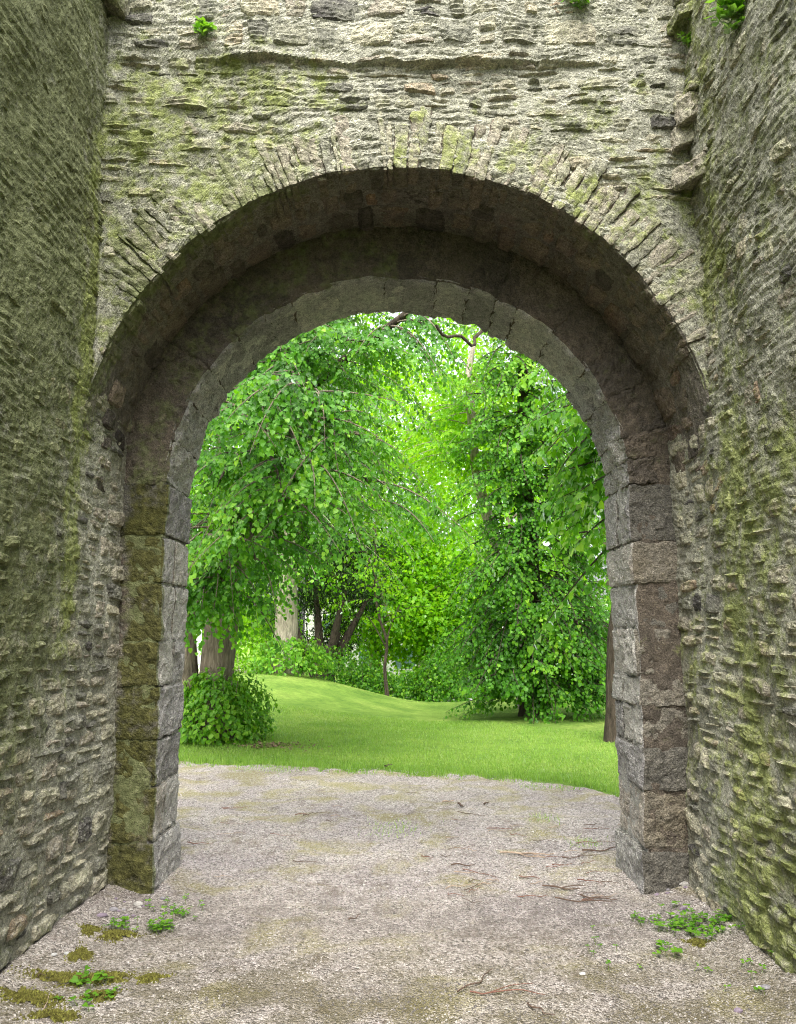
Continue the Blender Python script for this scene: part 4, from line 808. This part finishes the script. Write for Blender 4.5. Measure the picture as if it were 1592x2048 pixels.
# twigs, stones
M_TWIG = simple_mat('dry twig', (.10, .068, .05), .85, .4, 60.); M_TWIGP = simple_mat('bleached twig', (.34, .26, .19), .85, .3, 60.); M_TWIGR = simple_mat('reddish twig', (.17, .085, .062), .85, .3, 60.)
def twig(label, x0, y0, x1, y1, r, mat, seed, bend=.03, fork=False):
    rng = np.random.default_rng(seed); a, b_ = at_ground(x0, y0), at_ground(x1, y1); m = (a + b_) / 2 + np.array([rng.normal(0, bend), rng.normal(0, bend), 0]); c = curve([a, (a + m) / 2 + rng.normal(0, bend * .4, 3), m, (m + b_) / 2 + rng.normal(0, bend * .4, 3), b_], 14); c[:, 2] = gz(c[:, 0], c[:, 1]) + r * .9 + .004 + .008 * np.abs(np.sin(np.linspace(0, 5, 14) + seed))
    e = empty('twig', tuple(float(v) for v in c[0]), label, 'twig', 'twigs fallen on the gravel')
    V, F = tube(c, np.linspace(r, r * .45, 14), 6, .3, seed); obj_np('stick', V, F, None, mat, e, True)
    if fork:
        d = c[8] + norm((b_ - a)[None])[0] * .10 + np.array([.03, .06, .01]); V, F = tube(curve([c[6], (c[6] + d) / 2 + [0, .01, .006], d], 7), np.linspace(r * .6, r * .3, 7), 5); obj_np('side_shoot', V, F, None, mat, e, True)
TW = [('thin dark twig lying diagonally near the bottom of the passage', 915, 1992, 985, 1948, .004, 0, 0), ('long reddish twig just below the diagonal one', 940, 1993, 1090, 2000, .004, 2, 1), ('short twig at the very front of the gravel', 1055, 2018, 1110, 2042, .004, 0, 0), ('small dark twig on the damp strip under the arch', 697, 1848, 722, 1838, .004, 0, 0),
      ('forked dark twig lowest in the heap by the pale jamb', 1110, 1806, 1225, 1812, .005, 0, 1), ('long dark twig pointing at the pale jamb', 1160, 1798, 1235, 1810, .005, 0, 0), ('curved twig above the forked one', 1085, 1780, 1160, 1788, .006, 0, 1), ('straight twig lying toward the lichen-covered wall', 1155, 1771, 1205, 1776, .004, 2, 0),
      ('pale long stick topmost in the heap of twigs', 1022, 1712, 1108, 1714, .007, 1, 0), ('pale stick below the topmost one in the heap', 1000, 1711, 1090, 1725, .006, 1, 1), ('brown stick at the far end of the twig heap', 1165, 1708, 1245, 1700, .006, 0, 0), ('dark thin stick in the middle of the twig heap', 1125, 1724, 1195, 1716, .004, 0, 1),
      ('straight dark stick apart from the heap, in mid gravel', 902, 1737, 950, 1740, .006, 0, 0), ('thin reddish twig running from mid gravel to the heap', 925, 1747, 995, 1764, .003, 2, 0), ('short dark stick lying at the far edge of the gravel', 770, 1539, 784, 1534, .012, 0, 0), ('white bleached wood chip in the far gravel', 884, 1611, 908, 1609, .010, 1, 0), ('small dark stump of wood beside the white chip', 917, 1614, 926, 1620, .012, 0, 0), ('thin twig below the white chip', 915, 1630, 970, 1637, .004, 0, 0), ('dark stick between white chip and lawn', 968, 1613, 978, 1611, .008, 0, 0), ('thin dark twig on the left half of the far gravel', 652, 1649, 668, 1651, .005, 0, 0), ('twig in front of the mossy jamb on the gravel', 375, 1690, 425, 1693, .004, 2, 0),
      ('pale straw lying across the moss near the dark wall', 85, 2040, 96, 2008, .003, 1, 0), ('dark twig across the long moss cushion', 75, 1972, 115, 1958, .003, 0, 0)]
MT = (M_TWIG, M_TWIGP, M_TWIGR)
for k, (lab, x0, y0, x1, y1, r, m, f) in enumerate(TW): twig(lab, x0, y0, x1, y1, r, MT[m], 500 + k, .03 * abs(x1 - x0) / 80, f)
rng = np.random.default_rng(77)
for k in range(56):
    x = rng.uniform(880, 1240) if k < 40 else rng.uniform(400, 900); y = rng.uniform(1640, 1810) if k < 40 else rng.uniform(1570, 1780); ln = rng.uniform(18, 60); a = rng.normal(0, .25)
    m_ = int(rng.integers(0, 3)); col_ = ('dark brown', 'bleached', 'reddish')[m_]; sz_ = 'short' if ln < 32 else 'long' if ln > 47 else 'mid-length'
    where = ('in the far part of the twig heap' if y < 1690 else 'in the middle of the twig heap' if y < 1750 else 'in the near part of the twig heap') if k < 40 else ('on open gravel near the lawn' if y < 1640 else 'on open gravel near the middle' if y < 1710 else 'on open gravel just beyond the arch')
    twig(f'{sz_} thin {col_} twig {where}', x, y, x + ln, y + ln * a * .5, rng.uniform(.002, .0038), MT[m_], 600 + k, .02)
def pebble(label, x, y, s_, col, seed, group='pebbles at the wall feet'):
    rng = np.random.default_rng(seed); c = at_ground(x, y); a, t_ = np.meshgrid(np.linspace(0, 2 * math.pi, 9)[:-1], np.linspace(-1.2, 1.5, 6), indexing='ij'); d = np.stack([np.cos(t_) * np.cos(a), np.cos(t_) * np.sin(a), np.sin(t_)], 2).reshape(-1, 3)
    V = d * np.array([s_ * rng.uniform(.9, 1.5), s_ * rng.uniform(.7, 1.1), s_ * rng.uniform(.45, .75)]) * (1 + .28 * fbm(d, 1.3, 3, seed))[:, None]; V[:, 2] += float(gz(c[:1], c[1:2])[0]) + s_ * .22; V[:, :2] += c[:2]
    i, j = np.meshgrid(np.arange(8), np.arange(5), indexing='ij'); i = i.ravel(); j = j.ravel(); i2 = (i + 1) % 8; F = np.stack([i * 6 + j, i2 * 6 + j, i2 * 6 + j + 1, i * 6 + j + 1], 1); F = [F, np.array([np.arange(8) * 6 + 5])]
    tag(obj_np('pebble', V, F, None, col), label, 'pebble', group)
PB = [simple_mat('pale pebble', (.34, .325, .30)), simple_mat('grey pebble', (.22, .21, .22)), simple_mat('purple pebble', (.20, .16, .20)), simple_mat('white pebble', (.40, .40, .39))]
for k, (lab, x, y, s_, c) in enumerate([('white pebble against the base of the dark green wall', 107, 1928, .014, 3), ('bluish-white pebble next to the sprigged moss cushion', 132, 1920, .013, 3), ('dark purple pebble fallen between dark wall and mossy jamb', 203, 1845, .022, 2), ('grey flake of slate by the mossy jamb foot', 226, 1832, .022, 1), ('pale pebble touching the mossy jamb foot', 276, 1816, .020, 0), ('grey stone at the inner corner of the mossy jamb', 325, 1804, .018, 1), ('white pebble lying on the long moss cushion', 148, 1959, .015, 3), ('small white pebble in the middle front gravel', 1165, 1953, .012, 3), ('white pebble beside a grey one near the lichen-covered wall', 1519, 1986, .014, 3), ('grey pebble beside the white one near the lichen-covered wall', 1533, 1989, .018, 1), ('dark purple pebble at the bottom of the gravel', 1477, 2029, .017, 2), ('grey stone wedged under the pale jamb', 1330, 1790, .018, 1), ('pale stone at the corner of pale jamb and wall', 1370, 1793, .024, 0), ('purple-grey stone in the same corner, nearest the wall', 1393, 1790, .024, 2), ('dark pebble between corner stones and trefoil patch', 1368, 1832, .018, 2), ('pale pebble below the corner stones', 1350, 1820, .016, 0)]):
    pebble(lab, x, y, s_, PB[c], 800 + k)
rng = np.random.default_rng(78)
for k in range(26):
    lft = k % 2; x = rng.uniform(215, 300) if lft else rng.uniform(1310, 1390); y = rng.uniform(1812, 1840) if lft else rng.uniform(1784, 1800)
    m_ = int(rng.integers(0, 3)); pebble(f"small {('pale', 'grey', 'purple')[m_]} chip of stone scattered at the foot of the {'mossy' if lft else 'pale'} jamb", x, y, rng.uniform(.007, .012), PB[m_], 850 + k, 'stone chips at the jamb feet')

# ------------------------------------------------------------------ glimpses beyond the garden
M_WHITE = simple_mat('white render', (.62, .61, .60), .8, .08, 8.); M_ROOF = simple_mat('slate roof', (.10, .10, .11), .7, .3, 20.); M_GLASS = simple_mat('window glass', (.10, .16, .16), .1, .1, 3., 0, .6); M_KERB = simple_mat('pinkish stone coping', (.55, .48, .44), .85, .2, 12.); M_ROAD = simple_mat('asphalt', (.26, .25, .25), .85, .25, 40.)
def bx(lo, hi):
    V = np.array([[x, y, z] for x in (lo[0], hi[0]) for y in (lo[1], hi[1]) for z in (lo[2], hi[2])], float); return V, np.array([[0, 1, 3, 2], [4, 6, 7, 5], [0, 2, 6, 4], [1, 5, 7, 3], [0, 4, 5, 1], [2, 3, 7, 6]])
def house(label, x0, x1, y0, d, z0, h, wins):
    e = empty('house', ((x0 + x1) / 2, y0 + d / 2, z0), label, 'house', 'white houses beyond the trees'); V, F = bx((x0, y0, z0), (x1, y0 + d, z0 + h)); obj_np('wall', V, F, None, M_WHITE, e)
    V = np.array([[x0 - .3, y0 - .3, z0 + h + .002], [x1 + .3, y0 - .3, z0 + h + .002], [x1 + .3, y0 + d + .3, z0 + h + .002], [x0 - .3, y0 + d + .3, z0 + h + .002], [x0 - .3, y0 + d / 2, z0 + h + 2.4], [x1 + .3, y0 + d / 2, z0 + h + 2.4]])
    obj_np('roof', V, [np.array([[0, 1, 5, 4], [2, 3, 4, 5], [3, 2, 1, 0]]), np.array([[0, 4, 3], [1, 2, 5]])], None, M_ROOF, e)
    for (wx, wz, ww, wh) in wins:
        V, F = bx((x0 + wx - .08, y0 - .06, z0 + wz - .08), (x0 + wx + ww + .08, y0 - .003, z0 + wz + wh + .08)); f = obj_np('window', V, F, None, M_WHITE, e); V, F = bx((x0 + wx, y0 - .075, z0 + wz), (x0 + wx + ww, y0 - .062, z0 + wz + wh)); obj_np('pane', V, F, None, M_GLASS, f)
house('white rendered house glimpsed through the leaves behind the slender tree', -6, 4, 52, 8, -1.6, 5.6, [(1.2 + 2.3 * k, 3.2, 1.3, 1.1) for k in range(4)] + [(1.2 + 2.3 * k, .9, 1.3, 1.3) for k in range(4)])
house('white rendered house glimpsed past the shrubs behind the dense lime', 7, 16, 55, 8, -1.6, 5.4, [(1.2 + 2.3 * k, 3.1, 1.2, 1.1) for k in range(3)])
def white_fence():
    x0, y0 = -9.4, 27.; z0 = float(gh(x0 + 1.4, y0)); e = empty('fence', (x0 + 1.4, y0, z0), 'white boarded fence glimpsed beside the large lime trunk', 'fence')
    for k in range(24): V, F = bx((x0 + k * .12, y0 - .02, z0 - .1), (x0 + .10 + k * .12, y0 + .005, z0 + 1.62)); obj_np('board', V, F, None, M_FENCE, e)
    for k in range(3): V, F = bx((x0 + k * 1.35, y0 + .008, z0 - .2), (x0 + .1 + k * 1.35, y0 + .1, z0 + 1.66)); obj_np('post', V, F, None, M_FENCE, e)
    for q in (.4, 1.3): V, F = bx((x0 + .11, y0 + .011, z0 + q), (x0 + 1.34, y0 + .06, z0 + q + .08)); obj_np('rail', V, F, None, M_FENCE, e)
M_FENCE = simple_mat('white painted boards', (.50, .50, .49), .7, .1, 10.)
white_fence()
V, F = bx((-8.6, 25.4, -.3), (-3.3, 25.8, .42)); V[:, 2] += .0; tag(obj_np('low_wall', V, F, None, M_KERB), 'low pinkish wall seen between the two lime trunks', 'wall')
V, F = bx((-40, 33, -2.2), (40, 39, -1.46)); tag(obj_np('road', V, F, None, M_ROAD), kind='structure')
